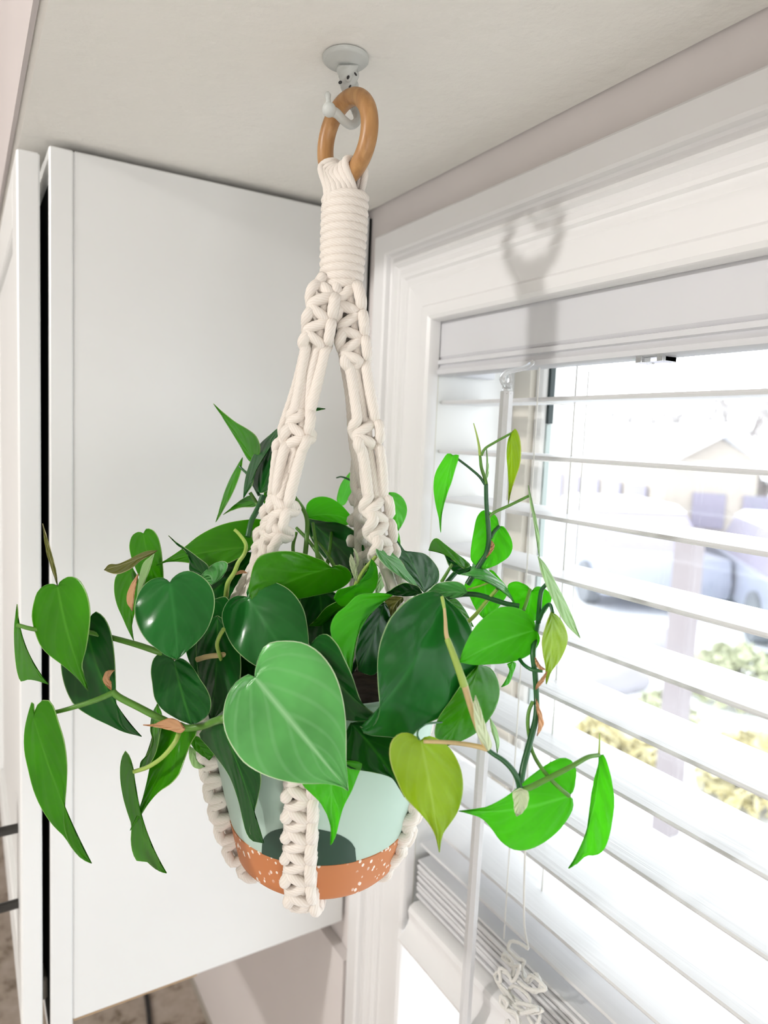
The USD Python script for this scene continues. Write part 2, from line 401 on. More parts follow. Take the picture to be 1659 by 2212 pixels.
# ------------------------------------------------------------------ window casing (fluted, mitred)
YT, ZT, CW = -0.0345, -0.0304, 0.0895
prof = [(0, 0), (0, .0165), (.002, .018), (.0195, .018), (.0215, .0165), (.0225, .0120), (.0245, .0110), (.0270, .0118),
        (.0305, .0150), (.0330, .0152), (.0355, .0120), (.0380, .0112), (.0410, .0128), (.0440, .0142), (.0465, .0135),
        (.0485, .0112), (.0510, .0112), (.0535, .0124), (.0560, .0126), (.0590, .0112), (.0750, .0105), (.0770, .0118),
        (.0850, .0118), (.0880, .0100), (CW, .0070), (CW, 0)]
pw = np.array(prof)
side = loft([np.column_stack([-pw[:, 1], YT - pw[:, 0], np.full(len(pw), -1.17)]), np.column_stack([-pw[:, 1], YT - pw[:, 0], ZT - pw[:, 0]])])
head = loft([np.column_stack([-pw[:, 1], YT - pw[:, 0], ZT - pw[:, 0]]), np.column_stack([-pw[:, 1], np.full(len(pw), -1.37), ZT - pw[:, 0]])])
trim = thing('trim_1', (0, YT, -1.17), kind=ST)
obj('side_casing', side, M['trim'], trim, smooth=28)
obj('head_casing', head, M['trim'], trim, smooth=28)

win = thing('window_1', (0.05, (OY0 + OY1) / 2, OZ0), kind=ST)
jx = 0.112
obj('jamb', box(0.0, jx, OY0 - .0005, OY0 + 0.012, OZ0, OZ1), M['jamb'], win)
obj('jamb', box(0.0, jx, OY1, OY1 + .012, OZ0, OZ1), M['jamb'], win)
obj('head_jamb', box(0.0, jx, OY1, OY0, OZ1 - .0005, OZ1 + .012), M['jamb'], win)
obj('stool', box(-0.03, jx, OY1 - .06, OY0 + .06, OZ0 + .0004, OZ0 + .014, .003), M['trim'], win)
obj('caulk_line', box(-0.0008, 0.0022, OY0 - .0022, OY0 + .0006, OZ0, OZ1), M['caulk'], win)
# vinyl frame and sash, seen between the slats
y = OY0
obj('frame', [box(.094, .130, y - .022, y, OZ0, OZ1), box(.094, .130, OY1, OY1 + .03, OZ0, OZ1), box(.094, .130, OY1, y, OZ1 - .022, OZ1), box(.094, .130, OY1, y, OZ0, OZ0 + .022)], M['cream'], win)
obj('sash', [box(.100, .126, y - .0345, y - .022, OZ0 + .022, OZ1 - .022, .002), box(.100, .126, OY1 + .03, OY1 + .06, OZ0 + .022, OZ1 - .022), box(.100, .126, OY1 + .03, y - .022, OZ0 + .022, OZ0 + .06)], M['vinyl'], win)
obj('gasket', box(.104, .1098, y - .0378, y - .0345, -.205, OZ1 - .022), M['gasket'], win)
obj('glazing_bead', box(.104, .1098, y - .0365, y - .0345, OZ0 + .055, -.2055), M['bead'], win)
obj('pane', box(.110, .114, OY1 + .05, y - .0345, OZ0 + .05, OZ1 - .022), M['glass'], win)

# ------------------------------------------------------------------ horizontal blind
BY0, BY1 = -0.1215, -1.20
BX = 0.006
blind = thing('window_blind', (0.03, -0.66, -0.70), 'white horizontal slat blind with valance, partly raised, hanging in the window', 'blind')
vp = [(.014, -.098), (.004, -.098), (.004, -.108), (.001, -.1095), (.001, -.150), (.0025, -.1525), (-.001, -.1535), (-.001, -.1570),
      (.0015, -.1580), (.0005, -.1600), (-.0022, -.1625), (-.0015, -.1660), (.003, -.1672), (.014, -.1672)]
obj('valance', extrude_y(vp, BY0, BY1), M['valance'], blind, smooth=25)
obj('valance_return', box(.014, .060, BY0 - .010, BY0, -.1665, -.100, .001), M['valance'], blind)
obj('headrail', box(.018, .062, BY0 - .012, BY1, -.158, -.114), M['slat'], blind)
obj('valance_clip', [box(-.001, .012, -.334, -.330, -.1705, -.166), box(-.001, .012, -.349, -.345, -.1705, -.166), box(.002, .012, -.349, -.330, -.170, -.1675)], M['clear'], blind)
def slat_mesh(x, z, tilt=0.0, depth=0.050, th=0.0030, crown=0.0):
    n = 7
    s = np.linspace(0, 1, n)
    ca, sa = math.cos(tilt), math.sin(tilt)
    up = [(a * depth, th / 2 + crown * 4 * a * (1 - a)) for a in s]
    lo = [(a * depth, -th / 2 + crown * 4 * a * (1 - a)) for a in s[::-1]]
    r = [(-.0008, 0)] + up + [(depth + .0008, 0)] + lo
    return [(x + a * ca - b * sa, z + a * sa + b * ca) for a, b in r]
SL0, SLP, NS = -0.1905, 0.0435, 10
for k in range(NS):
    z = SL0 - SLP * k
    obj('slat', extrude_y(slat_mesh(BX, z, 0.02), BY0 - .001, BY1), M['slat'], blind, smooth=25)
# gathered slats resting on the bottom rail
zs = -0.6215
for k in range(11):
    w = .0012 * math.sin(k * 2.3)
    if k == 0:
        obj('slat', extrude_y(slat_mesh(BX - .001, -0.6060, 0.03), BY0 - .004, BY1), M['slat'], blind, smooth=25)
        continue
    obj('slat', extrude_y(slat_mesh(BX - .004 + w, zs - .0036 * (k - 1), 0.0, th=.0029 if k != 2 else .0034), BY0 - .006 + w, BY1), M['slat'], blind, smooth=25)
br = [(.052, -.6585), (-.004, -.6575), (-.009, -.6600), (-.0105, -.6640), (-.0095, -.6680), (-.0090, -.6720), (-.0100, -.6760), (-.0130, -.6810), (-.0170, -.6850), (-.0205, -.6875), (-.0200, -.6905), (-.016, -.6915), (.052, -.6915)]
obj('bottom_rail', extrude_y(br, BY0 - .0105, BY1), M['trim'], blind, smooth=30)
# ladders and lift cords
for yl in (-0.2420, -0.62, -1.06):
    for xl in (BX - .0012, BX + .0512):
        obj('ladder_cord', tube([(xl, yl, -.166), (xl, yl, -.62)], .0006, 6), M['cord_white'], blind)
    rung = [tube([(BX - .001, yl, SL0 - SLP * k - .0022), (BX + .025, yl + .0005, SL0 - SLP * k - .0024), (BX + .051, yl, SL0 - SLP * k - .0022)], .0005, 6) for k in range(NS)]
    obj('ladder_rungs', rung, M['cord_white'], blind, kind='stuff')
    obj('rout_cord', tube([(BX + .025, yl - .012, -.158), (BX + .025, yl - .012, -.66)], .0007, 6), M['cord_white'], blind)

# tilt wand on its clear hook
wt, wb = np.array([-.0290, -.2455, -.187]), np.array([-.0305, -.2395, -.80])
wand = thing('tilt_wand', wb, parent=blind)
hexa = [wt + (wb - wt) * t for t in np.linspace(0, 1, 20)]
obj('rod', tube(hexa, [.0048] * 19 + [.0052], 8), M['slat'], wand, smooth=30)
hk = np.array([(-.0040, -.2440, -.164), (-.010, -.2440, -.168), (-.020, -.2440, -.171), (-.0285, -.2432, -.1735), (-.0335, -.2445, -.1785), (-.0300, -.2470, -.1840), (-.0262, -.2450, -.1800), (-.0255, -.2425, -.1750)])
obj('hook', tube(spline(hk, 40), .0019, 8), M['clear'], wand)
obj('collar', tube([wt + (0, 0, .006), wt + (0, 0, -.002)], [.0030, .0046], 10), M['clear'], wand)

# gathered lift cord hanging as a tangle in front of the raised stack
def wp(u, v, x):
    d = cam_dir(u, v)
    return CAM + d * ((x - CAM[0]) / d[0])
lc = thing('lift_cord', wp(1120, 2212, -.03), parent=blind)
run = [wp(1141, 1600, .003), wp(1138, 1750, .003), wp(1134, 1850, .002), wp(1132, 1970, .001), wp(1134, 2010, .0), wp(1142, 2050, -.003)]
obj('hanging_cord', tube(spline(run, 30), .0008, 8), M['cord_white'], lc)
tang = [(1142, 2050, -3), (1120, 2036, -6), (1103, 2034, -9), (1098, 2050, -12), (1108, 2062, -13), (1122, 2072, -14), (1133, 2075, -14), (1128, 2092, -13), (1136, 2112, -12), (1140, 2122, -14),
        (1160, 2105, -16), (1168, 2125, -17), (1160, 2142, -18), (1140, 2136, -18), (1120, 2118, -17), (1113, 2098, -15), (1098, 2080, -14), (1087, 2068, -14), (1090, 2060, -15), (1105, 2074, -17),
        (1112, 2092, -19), (1104, 2112, -20), (1096, 2104, -21), (1080, 2098, -22), (1069, 2108, -23), (1076, 2124, -23), (1086, 2140, -23), (1100, 2155, -23), (1125, 2166, -22), (1160, 2176, -21),
        (1172, 2182, -22), (1150, 2188, -24), (1120, 2180, -26), (1098, 2162, -27), (1083, 2152, -28), (1082, 2168, -29), (1096, 2182, -29), (1112, 2192, -29), (1124, 2208, -29), (1126, 2230, -28),
        (1104, 2240, -28), (1098, 2205, -28), (1094, 2225, -27), (1130, 2240, -24), (1150, 2215, -22), (1138, 2190, -22), (1146, 2160, -20), (1112, 2130, -19), (1100, 2140, -20), (1120, 2162, -21), (1165, 2190, -20), (1150, 2230, -19)]
rng = random.Random(4)
pts = [wp(u, v, x / 1000.0 - .004) for u, v, x in tang]
obj('tangle', tube(spline(pts, 420), .00125, 8, lobes=2, turn=900, lobe_amp=.12), M['cord_white'], lc)
pts2 = [wp(u + rng.uniform(-14, 14), v + rng.uniform(-8, 16), x / 1000.0 - .006) for u, v, x in tang[8:40]]
obj('tangle', tube(spline(pts2, 300), .00125, 8, lobes=2, turn=900, lobe_amp=.12), M['cord_white'], lc)

# ------------------------------------------------------------------ wall cabinet
CD, CB = 0.305, -0.7665
cabn = thing('wall_cabinet', (-CD / 2, 0.45, CB), 'white painted wall cabinet with plain side panel and slightly gapped door', 'cabinet')
yb = 0.94
obj('side_panel', box(-CD + .019, -.0035, 0, .016, CB, 0, .0012), M['cabinet'], cabn)
obj('stile', box(-CD, -CD + .0188, -.0006, .040, CB - .024, 0, .0014), M['cabinet'], cabn)
obj('rail', box(-CD, -CD + .0188, .0402, yb, -.04, 0), M['cabinet'], cabn)
obj('rail', box(-CD, -CD + .0188, .0402, yb, CB - .024, CB + .016), M['cabinet'], cabn)
obj('side_panel', box(-CD, -.0035, yb, yb + .016, CB, 0), M['cabinet'], cabn)
obj('top_panel', box(-CD + .019, -.0035, .0165, yb - .0005, -.017, -.001), M['cabinet'], cabn)
obj('bottom_panel', box(-CD + .019, -.0035, .0165, yb - .0005, CB + .006, CB + .02), M['cabinet'], cabn)
obj('bottom_edge', box(-CD + .0195, -.17, -.0002, .0162, CB - .0006, CB + .0001), M['raw_edge'], cabn)
obj('shade_back_panel', box(-.0034, -.0006, .001, yb + .014, CB + .03, -.001), M['gap'], cabn)  # black colour paints the shade between cabinet and casing
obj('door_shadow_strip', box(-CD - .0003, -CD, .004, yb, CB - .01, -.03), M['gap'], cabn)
for k in range(2):
    ya, yc = .0002 + k * .474, .470 + k * .474
    dr = thing('door', (-.320, (ya + yc) / 2, CB), parent=cabn)
    obj('panel', box(-.3230, -.3116, ya + .05, yc - .05, CB + .045, -.055), M['cabinet'], dr)
    obj('frame', [box(-.3285, -.3114, ya, ya + .0505, CB + .0045, -.0075, .0015), box(-.3285, -.3114, yc - .0505, yc, CB + .0045, -.0075, .0015),
                  box(-.3285, -.3114, ya + .05, yc - .05, CB + .0045, CB + .055, .0015), box(-.3285, -.3114, ya + .05, yc - .05, -.058, -.0075, .0015)], M['cabinet'], dr)
    yh = ya + .030
    obj('handle', [tube([(-.3286, yh, -.622 + s), (-.356, yh, -.622 + s)], .0042, 10) for s in (-.036, .036)] + [tube([(-.356, yh, -.622 - .075), (-.356, yh, -.622 + .075)], .0055, 12)], M['black'], dr)
    obj('hinge', [box(-.3112, -.3055, yh - .01, yh + .012, CB + .012, CB + .035, .002)], M['hinge'], dr)

# worktop with tiled splashback seen below the cabinet
ctop = thing('kitchen_worktop', (-.3, .9, -1.265), 'brown speckled stone worktop running under the white wall cabinet', 'worktop')
obj('slab', box(-.64, -.0125, -1.45, 2.295, -1.265, -1.2265, .004), M['worktop'], ctop)
obj('splash_seam', box(-.0180, -.0125, -1.45, 2.295, -1.2265, -1.2240), M['hinge'], ctop)
obj('base_unit', box(-.60, -.0125, -1.45, 2.295, -2.1345, -1.2652), M['cabinet'], ctop)
obj('trim_2', box(-.0120, -.0003, -.02, 2.29, -1.2240, CB - .03), M['wall'], kind=ST)
cb = [(-.085, .10, CB - .001), (-.085, .12, -1.0), (-.092, .30, -1.19), (-.097, .62, -1.2215), (-.100, .52, -1.2220), (-.104, .47, -1.2220), (-.116, .40, -1.2218), (-.135, .30, -1.2218)]
cb = [(-.094, .90, -1.222), (-.0945, .66, -1.222), (-.0945, .56, -1.222), (-.096, .52, -1.222), (-.101, .48, -1.222), (-.110, .43, -1.222), (-.125, .36, -1.222), (-.14, .25, -1.222)]
obj('power_cord', tube(spline(cb, 40), .0042, 10), M['rubber'], label='black power cord lying on the brown worktop below the cabinet', cat='cord')

# ------------------------------------------------------------------ ceiling hook
HX, HY = -0.1632, -0.2343
hk = thing('ceiling_hook', (HX, HY, ZC), 'grey-white painted swag hook screwed into the ceiling', 'hook')
obj('rosette', lathe([(0.0, ZC - .0062), (.0055, ZC - .0062), (.0085, ZC - .0055), (.0100, ZC - .0042), (.0128, ZC - .0036), (.0140, ZC - .0024), (.0141, ZC - .0008), (.0134, ZC - .0002), (0, ZC - .0002)], (HX, HY, 0)), M['hook'], hk, smooth=50)
def at3(seq):
    return np.array([at(u, v, d) for u, v, d in seq])
shaft = at3([(751, 138, .4130), (752, 160, .4160), (755, 185, .4200), (762, 215, .4260), (772, 243, .4270), (771, 262, .4200), (757, 270, .4120), (741, 259, .4040), (727, 245, .3995), (712, 238, .3970)])
sp = spline(shaft, 60)
rad = np.interp(np.linspace(0, 1, 60), [0, .12, .25, .35, .5, .9, 1], [.0066, .0056, .0042, .0034, .0026, .0026, .0030])
obj('twisted_shank', tube(sp[:24], rad[:24], 20, 3, 330, .13), M['hook'], hk, smooth=60)
obj('hook_arm', tube(sp[21:], rad[21:], 14), M['hook'], hk, smooth=60)
orn = []
rng = random.Random(7)
for k in range(9):
    q = sp[int(3 + k * 1.6)]
    s = trimesh.creation.icosphere(subdivisions=1, radius=.0016 + .0006 * (k % 3))
    s.apply_scale([1, 1, 1.7])
    a = k * 2.1
    s.apply_translation(q + np.array([math.cos(a), math.sin(a), 0]) * (.0046 - .0002 * k))
    orn.append(s)
obj('ornament', orn, M['hook'], hk, smooth=60)
chips = []
for u, v, d in ((750, 111, .4085), (768, 160, .4078), (752, 167, .4092), (756, 187, .4148), (735, 178, .4130)):
    s = trimesh.creation.icosphere(subdivisions=1, radius=.0008)
    s.apply_scale([1.5, .7, 1.3])
    s.apply_transform(trimesh.transformations.rotation_matrix(u * .7, [.3, .5, .8]))
    s.apply_translation(at(u, v, d))
    chips.append(s)
obj('paint_chip', chips, M['chip'], hk, label='bare dark spots in the enamel')
ball = trimesh.creation.icosphere(subdivisions=3, radius=.0041)
ball.apply_translation(at(711, 237, .3965))
fin = tube([at(710, 226, .3968), at(709, 214, .3970), at(708, 205, .3972), at(708, 199, .3973)], [.0019, .0014, .0019, .0008], 10)
obj('finial', [ball, fin], M['hook'], hk, smooth=60)

# ------------------------------------------------------------------ macrame hanger
hang = thing('macrame_hanger', (HX, HY, -.12), 'cream cotton macrame plant hanger on a wooden ring', 'plant hanger')
# wooden ring
e1 = ROT[0] * math.cos(math.radians(54)) - ROT[2] * math.sin(math.radians(54))
e1[2] = 0
e1 /= np.linalg.norm(e1)
ez = np.array([0, 0, 1.0])
nr = np.cross(e1, ez)
if nr @ ROT[2] > 0:
    nr = -nr                                   # towards the camera
RC, RR, RT = at(748.5, 300, .4155), .0232, .0052
a = np.linspace(0, 2 * np.pi, 97)[:-1]
b = np.linspace(0, 2 * np.pi, 21)[:-1]
v = np.array([RC + (RR + RT * math.cos(q)) * (math.cos(p) * e1 + math.sin(p) * ez) + RT * math.sin(q) * nr for p in a for q in b])
nb, na = len(b), len(a)
f = []
for i in range(na):
    for j in range(nb):
        A, B, C_, D_ = i * nb + j, ((i + 1) % na) * nb + j, ((i + 1) % na) * nb + (j + 1) % nb, i * nb + (j + 1) % nb
        f += [[A, B, C_], [A, C_, D_]]
obj('wooden_ring', trimesh.Trimesh(v, np.array(f), process=False), M['ring'], hang, smooth=True, label='round brown wooden ring')
# cords looped over the ring's bottom
CR = .0031
Wt, Wb = at(746, 428, .4185), at(737, 622, .4215)
down = (Wb - Wt) / np.linalg.norm(Wb - Wt)
camr = ROT[0] - down * (ROT[0] @ down)
camr /= np.linalg.norm(camr)
camf = -np.cross(camr, down)
if camf @ ROT[2] > 0:
    camf = -camf
items = []
ths = np.radians([-141, -127, -114, -101, -88, -75, -63])
for i, th in enumerate(ths):
    rad_in = -(math.cos(th) * e1 + math.sin(th) * ez)
    P = RC + RR * (math.cos(th) * e1 + math.sin(th) * ez)
    rho = RT + .0022
    u = -1 + 2 * i / (len(ths) - 1)
    up = float(np.clip((P - Wt) @ camr, -.0112, .0112))
    f0 = Wt + camr * up + camf * (.0100 - .003 * u * u) + ez * .001
    b0 = Wt + camr * min(up + .003, .0112) - camf * (.0085 - .003 * u * u) + ez * .001
    path = [f0 + down * .012 - camf * .004, f0]
    for q in np.radians([20, 60, 100, 140, 175]):
        # from the front over the inner side of the tube to the back
        path.append(P + rho * (math.cos(q) * nr + math.sin(q) * rad_in))
    path += [b0, b0 + down * .012 + camf * .004]
    m, uv = tube(spline(path, 46), [.0023] * 46, 10, 3, 500, .03, True)
    obj('loop_cord', m, M['cotton'], hang, smooth=True, uv=uv)
# wrapped neck
n = 620
turns = 11.4
s = np.linspace(0, 1, n)
ph = 2 * np.pi * turns * s
R0 = .0118 - .0012 * s ** 2
lenw = np.linalg.norm(Wb - Wt)
cen = Wt + np.outer(s * lenw, down)
hel = cen + (R0 * np.cos(ph))[:, None] * camr + (R0 * np.sin(ph) * .92)[:, None] * camf
wr, wuv = tube(hel, .00305, 10, 3, 500, .05, True)
obj('wrap_cord', wr, M['cotton'], hang, smooth=True, uv=wuv)
obj('core_cords', tube([Wt + down * .004, Wb + down * .004], .0098, 18), M['cotton'], hang, smooth=60, kind='stuff')

def strap(seq, knots, r=.0034, R=.0072, h=.0044, per=.0150, phase=0.0, outward=None, plain=1.0):
    """a sennit of four cords along the photo points seq (u, v, depth): knots = [(from, to), ...] in shares of its length"""
    p = spline(at3(seq), 900)
    L = np.linalg.norm(np.diff(p, axis=0), axis=1).sum()
    n = int(L / .0011)
    p = spline(at3(seq), n)
    s = np.linspace(0, L, n)
    t = np.gradient(p, axis=0)
    t /= np.linalg.norm(t, axis=1, keepdims=True)
    o = -ROT[2] if outward is None else outward
    N = np.array([(o if np.ndim(o) == 1 else o[i]) for i in range(n)]) if np.ndim(o) == 1 else o(p)
    N = N - t * (N * t).sum(1)[:, None]
    N /= np.linalg.norm(N, axis=1, keepdims=True)
    S = np.cross(t, N)
    k = np.zeros(n)
    x = s / L
    for a_, b_ in knots:
        k = np.maximum(k, np.clip((x - a_) * L / .006, 0, 1) * np.clip((b_ - x) * L / .006, 0, 1))
    k = k * k * (3 - 2 * k)
    # the phase only runs on inside knots
    phi = np.cumsum(k) * (L / n) * 2 * np.pi / per + phase
    st = thing('strap', p[-1], parent=hang)
    w = .9 * np.sin(s / .017 + phase * 3)
    base_u = {0: -1.5, 1: .5, 2: -.5, 3: 1.5}
    cx = np.cos(phi)
    for c in range(4):
        if c == 0:        # upright beans on one side
            bean = np.clip((np.cos(phi + .6) + .86) / .5, 0, 1)
            bean = bean * bean * (3 - 2 * bean)
            ku = -R * (.93 + .07 * bean)
            kw = h * (-.9 + 1.95 * bean)
        elif c == 1:      # bars crossing the front twice in every knot
            ku = R * (.22 + .72 * cx)
            kw = h * (.75 - .55 * np.clip(cx, 0, 1) ** 3 - .35 * np.clip(-cx, 0, 1) ** 4)
        elif c == 2:      # core
            ku = R * -.1 + 0 * s
            kw = 0 * s - .0008
        else:             # loops along the other side
            ku = R * (1.0 + .16 * np.cos(phi + 2.6))
            kw = h * (.10 - .75 * np.cos(phi + .9))
        pu = base_u[c] * r * 1.05 * plain + .0008 * np.sin(s / .013 + c * 1.7 + phase)
        pv = .0016 * np.sin(s / .019 + c * 2.4 + phase) + (.0022 if c in (0, 3) else -.0018)
        u_ = k * ku + (1 - k) * pu
        v_ = k * kw + (1 - k) * pv
        q = p + S * u_[:, None] + N * v_[:, None]
        rr = r * (1 + .06 * np.sin(s / .009 + c)) * np.where(np.arange(n) >= 0, 1, 1)
        m, uv = tube(q, rr, 10, 3, 420, .035, True)
        obj('working_cord' if c != 2 else 'filler_cord', m, M['cotton'], st, smooth=True, uv=uv)
    return st

AX = lambda z: np.array([HX, HY, z])
def out_axis(p):
    q = p - np.array([HX, HY, 0])
    q[:, 2] = 0
    q = q / np.maximum(np.linalg.norm(q, axis=1, keepdims=True), 1e-6)
    near = np.clip((p[:, 2] + .30) / .12, 0, 1)[:, None]         # face the camera high up, outward low down
    return near * -ROT[2] + (1 - near) * q
S1 = [(712, 612, .4170), (700, 640, .4120), (692, 690, .4110), (682, 750, .4130), (668, 810, .4150), (655, 880, .4160), (645, 950, .4160), (628, 1020, .4150), (614, 1085, .4140), (600, 1150, .4130), (575, 1200, .4120), (535, 1275, .4110), (495, 1370, .4150), (465, 1480, .4220), (452, 1560, .4300), (456, 1640, .4420), (473, 1720, .4480), (492, 1790, .4500), (520, 1850, .4500), (570, 1880, .4520), (640, 1880, .4520)]
S2 = [(742, 612, .4180), (753, 650, .4140), (760, 700, .4150), (768, 770, .4170), (779, 830, .4180), (788, 890, .4180), (792, 945, .4180), (800, 1010, .4180), (809, 1080, .4170), (818, 1140, .4160), (826, 1190, .4150), (845, 1250, .4130), (868, 1330, .4150), (893, 1430, .4250), (904, 1530, .4330), (905, 1640, .4330), (892, 1730, .4330), (874, 1790, .4370), (846, 1850, .4400), (800, 1870, .4500), (720, 1880, .4550)]
S3 = [(716, 625, .4260), (695, 700, .4230), (672, 780, .4260), (650, 860, .4270), (630, 950, .4270), (612, 1040, .4230), (590, 1130, .4200), (562, 1210, .4120), (560, 1290, .4000), (585, 1400, .3850), (618, 1500, .3790), (640, 1600, .3780), (650, 1700, .3780), (650, 1780, .3860), (647, 1850, .3930), (648, 1910, .3980), (656, 1946, .4060), (668, 1930, .4250), (680, 1890, .4480)]
S4 = [(744, 622, .4270), (756, 700, .4280), (766, 790, .4310), (772, 870, .4350), (775, 950, .4400), (776, 1040, .4450), (778, 1120, .4500), (780, 1200, .4600), (770, 1350, .4900), (752, 1500, .5120), (735, 1650, .5150), (715, 1780, .5050), (700, 1860, .4800)]
def frac(seq, v0, v1, part=None):
    """shares of the strap's length between the photo rows v0 and v1 (first passage)"""
    q = spline(at3(seq), 600)
    rows = spline(np.array([(u, v) for u, v, d in seq], float), 600)
    p2 = np.array([((ROT[1] @ (x - CAM)) / (ROT[2] @ (x - CAM))) * FPX + PY for x in q])
    i0, i1 = int(np.argmax(p2 >= v0)), int(np.argmax(p2 >= v1))
    return (i0 / 599, (i1 if i1 > 0 else 599) / 599)
strap(S1, [frac(S1, 618, 762), frac(S1, 885, 975), frac(S1, 1060, 1215), (.56, 1.0)], phase=.6, outward=out_axis)
strap(S2, [frac(S2, 618, 795), frac(S2, 900, 975), frac(S2, 1065, 1215), (.60, 1.0)], phase=2.4, outward=out_axis)
strap(S3, [frac(S3, 640, 740), frac(S3, 930, 990), frac(S3, 1060, 1180), (.58, 1.0)], phase=1.2, outward=out_axis)
strap(S4, [frac(S4, 640, 760), frac(S4, 1050, 1200), (.66, 1.0)], phase=.2, outward=out_axis)
gk = at(690, 1868, .4620)
knot = []
for k in range(3):
    a = np.linspace(0, 2 * np.pi, 60)
    knot.append(tube(np.column_stack([gk[0] + .013 * np.cos(a + k), gk[1] + .013 * np.sin(a + k), gk[2] - .004 * k + .002 * np.sin(3 * a)]), .0034, 10, 3, 420, .06))
obj('gathering_knot', knot, M['cotton'], hang, smooth=60)

# ------------------------------------------------------------------ pot
PZ0, PZB, PZR = -0.5020, -0.4735, -0.372          # underside, top of the terracotta band, rim
pot = thing('plant_pot', (HX, HY, PZ0), 'mint green glazed pot with speckled terracotta base band', 'pot')
def prad(z):
    t = (z - PZ0) / (PZR - PZ0)
    return np.interp(t, [0, .02, .2, .35, .6, .8, 1.0], [.0505, .0525, .0580, .0630, .0700, .0735, .0760])
zz = np.linspace(PZB, PZR, 12)
outer = [(prad(z), z) for z in zz] + [(prad(PZR) - .0012, PZR + .0012), (prad(PZR) - .0034, PZR + .0012)]
inner = [(prad(z) - .005, z) for z in np.linspace(PZR, PZ0 + .012, 8)] + [(0, PZ0 + .012)]
obj('bowl', lathe(outer + inner, (HX, HY, 0), 96), M['pot'], pot, smooth=40)
band = [(0, PZ0 + .003), (.040, PZ0 + .003), (.043, PZ0), (prad(PZ0) - .002, PZ0), (prad(PZ0), PZ0 + .0015)] + [(prad(z) + .0006, z) for z in np.linspace(PZ0 + .005, PZB, 6)] + [(prad(PZB) - .0002, PZB + .0006), (prad(PZB) - .004, PZB)]
obj('base_band', lathe(band, (HX, HY, 0), 96), M['terracotta'], pot, smooth=40, label='terracotta base with white speckles')
# dark green arch laid on the front, standing on the band
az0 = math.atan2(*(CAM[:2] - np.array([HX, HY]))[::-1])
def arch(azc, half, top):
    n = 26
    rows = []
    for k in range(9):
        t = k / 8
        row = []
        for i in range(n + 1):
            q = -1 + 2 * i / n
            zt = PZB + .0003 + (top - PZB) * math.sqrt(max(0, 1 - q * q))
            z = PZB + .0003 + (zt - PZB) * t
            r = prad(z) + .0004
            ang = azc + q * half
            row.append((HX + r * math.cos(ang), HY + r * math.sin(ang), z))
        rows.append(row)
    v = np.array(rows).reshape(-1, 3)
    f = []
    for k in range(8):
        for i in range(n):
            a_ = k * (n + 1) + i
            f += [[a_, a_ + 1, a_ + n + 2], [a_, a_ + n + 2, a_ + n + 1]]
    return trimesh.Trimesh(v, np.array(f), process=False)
obj('dark_arch', arch(az0 - .10, .50, PZB + .026), M['arch'], pot, smooth=40, label='dark green arch above the band')
obj('soil', lathe([(0, PZR - .022), (.03, PZR - .021), (.055, PZR - .023), (prad(PZR) - .0055, PZR - .025), (prad(PZR) - .012, PZR - .05), (0, PZR - .05)], (HX, HY, 0), 48), M['soil'], pot, smooth=40)

# ------------------------------------------------------------------ heartleaf philodendron
plant = thing('heartleaf_philodendron', (HX, HY, PZR - .022), 'trailing green heartleaf philodendron spilling over the mint green pot', 'plant')
lrng = np.random.default_rng(11)

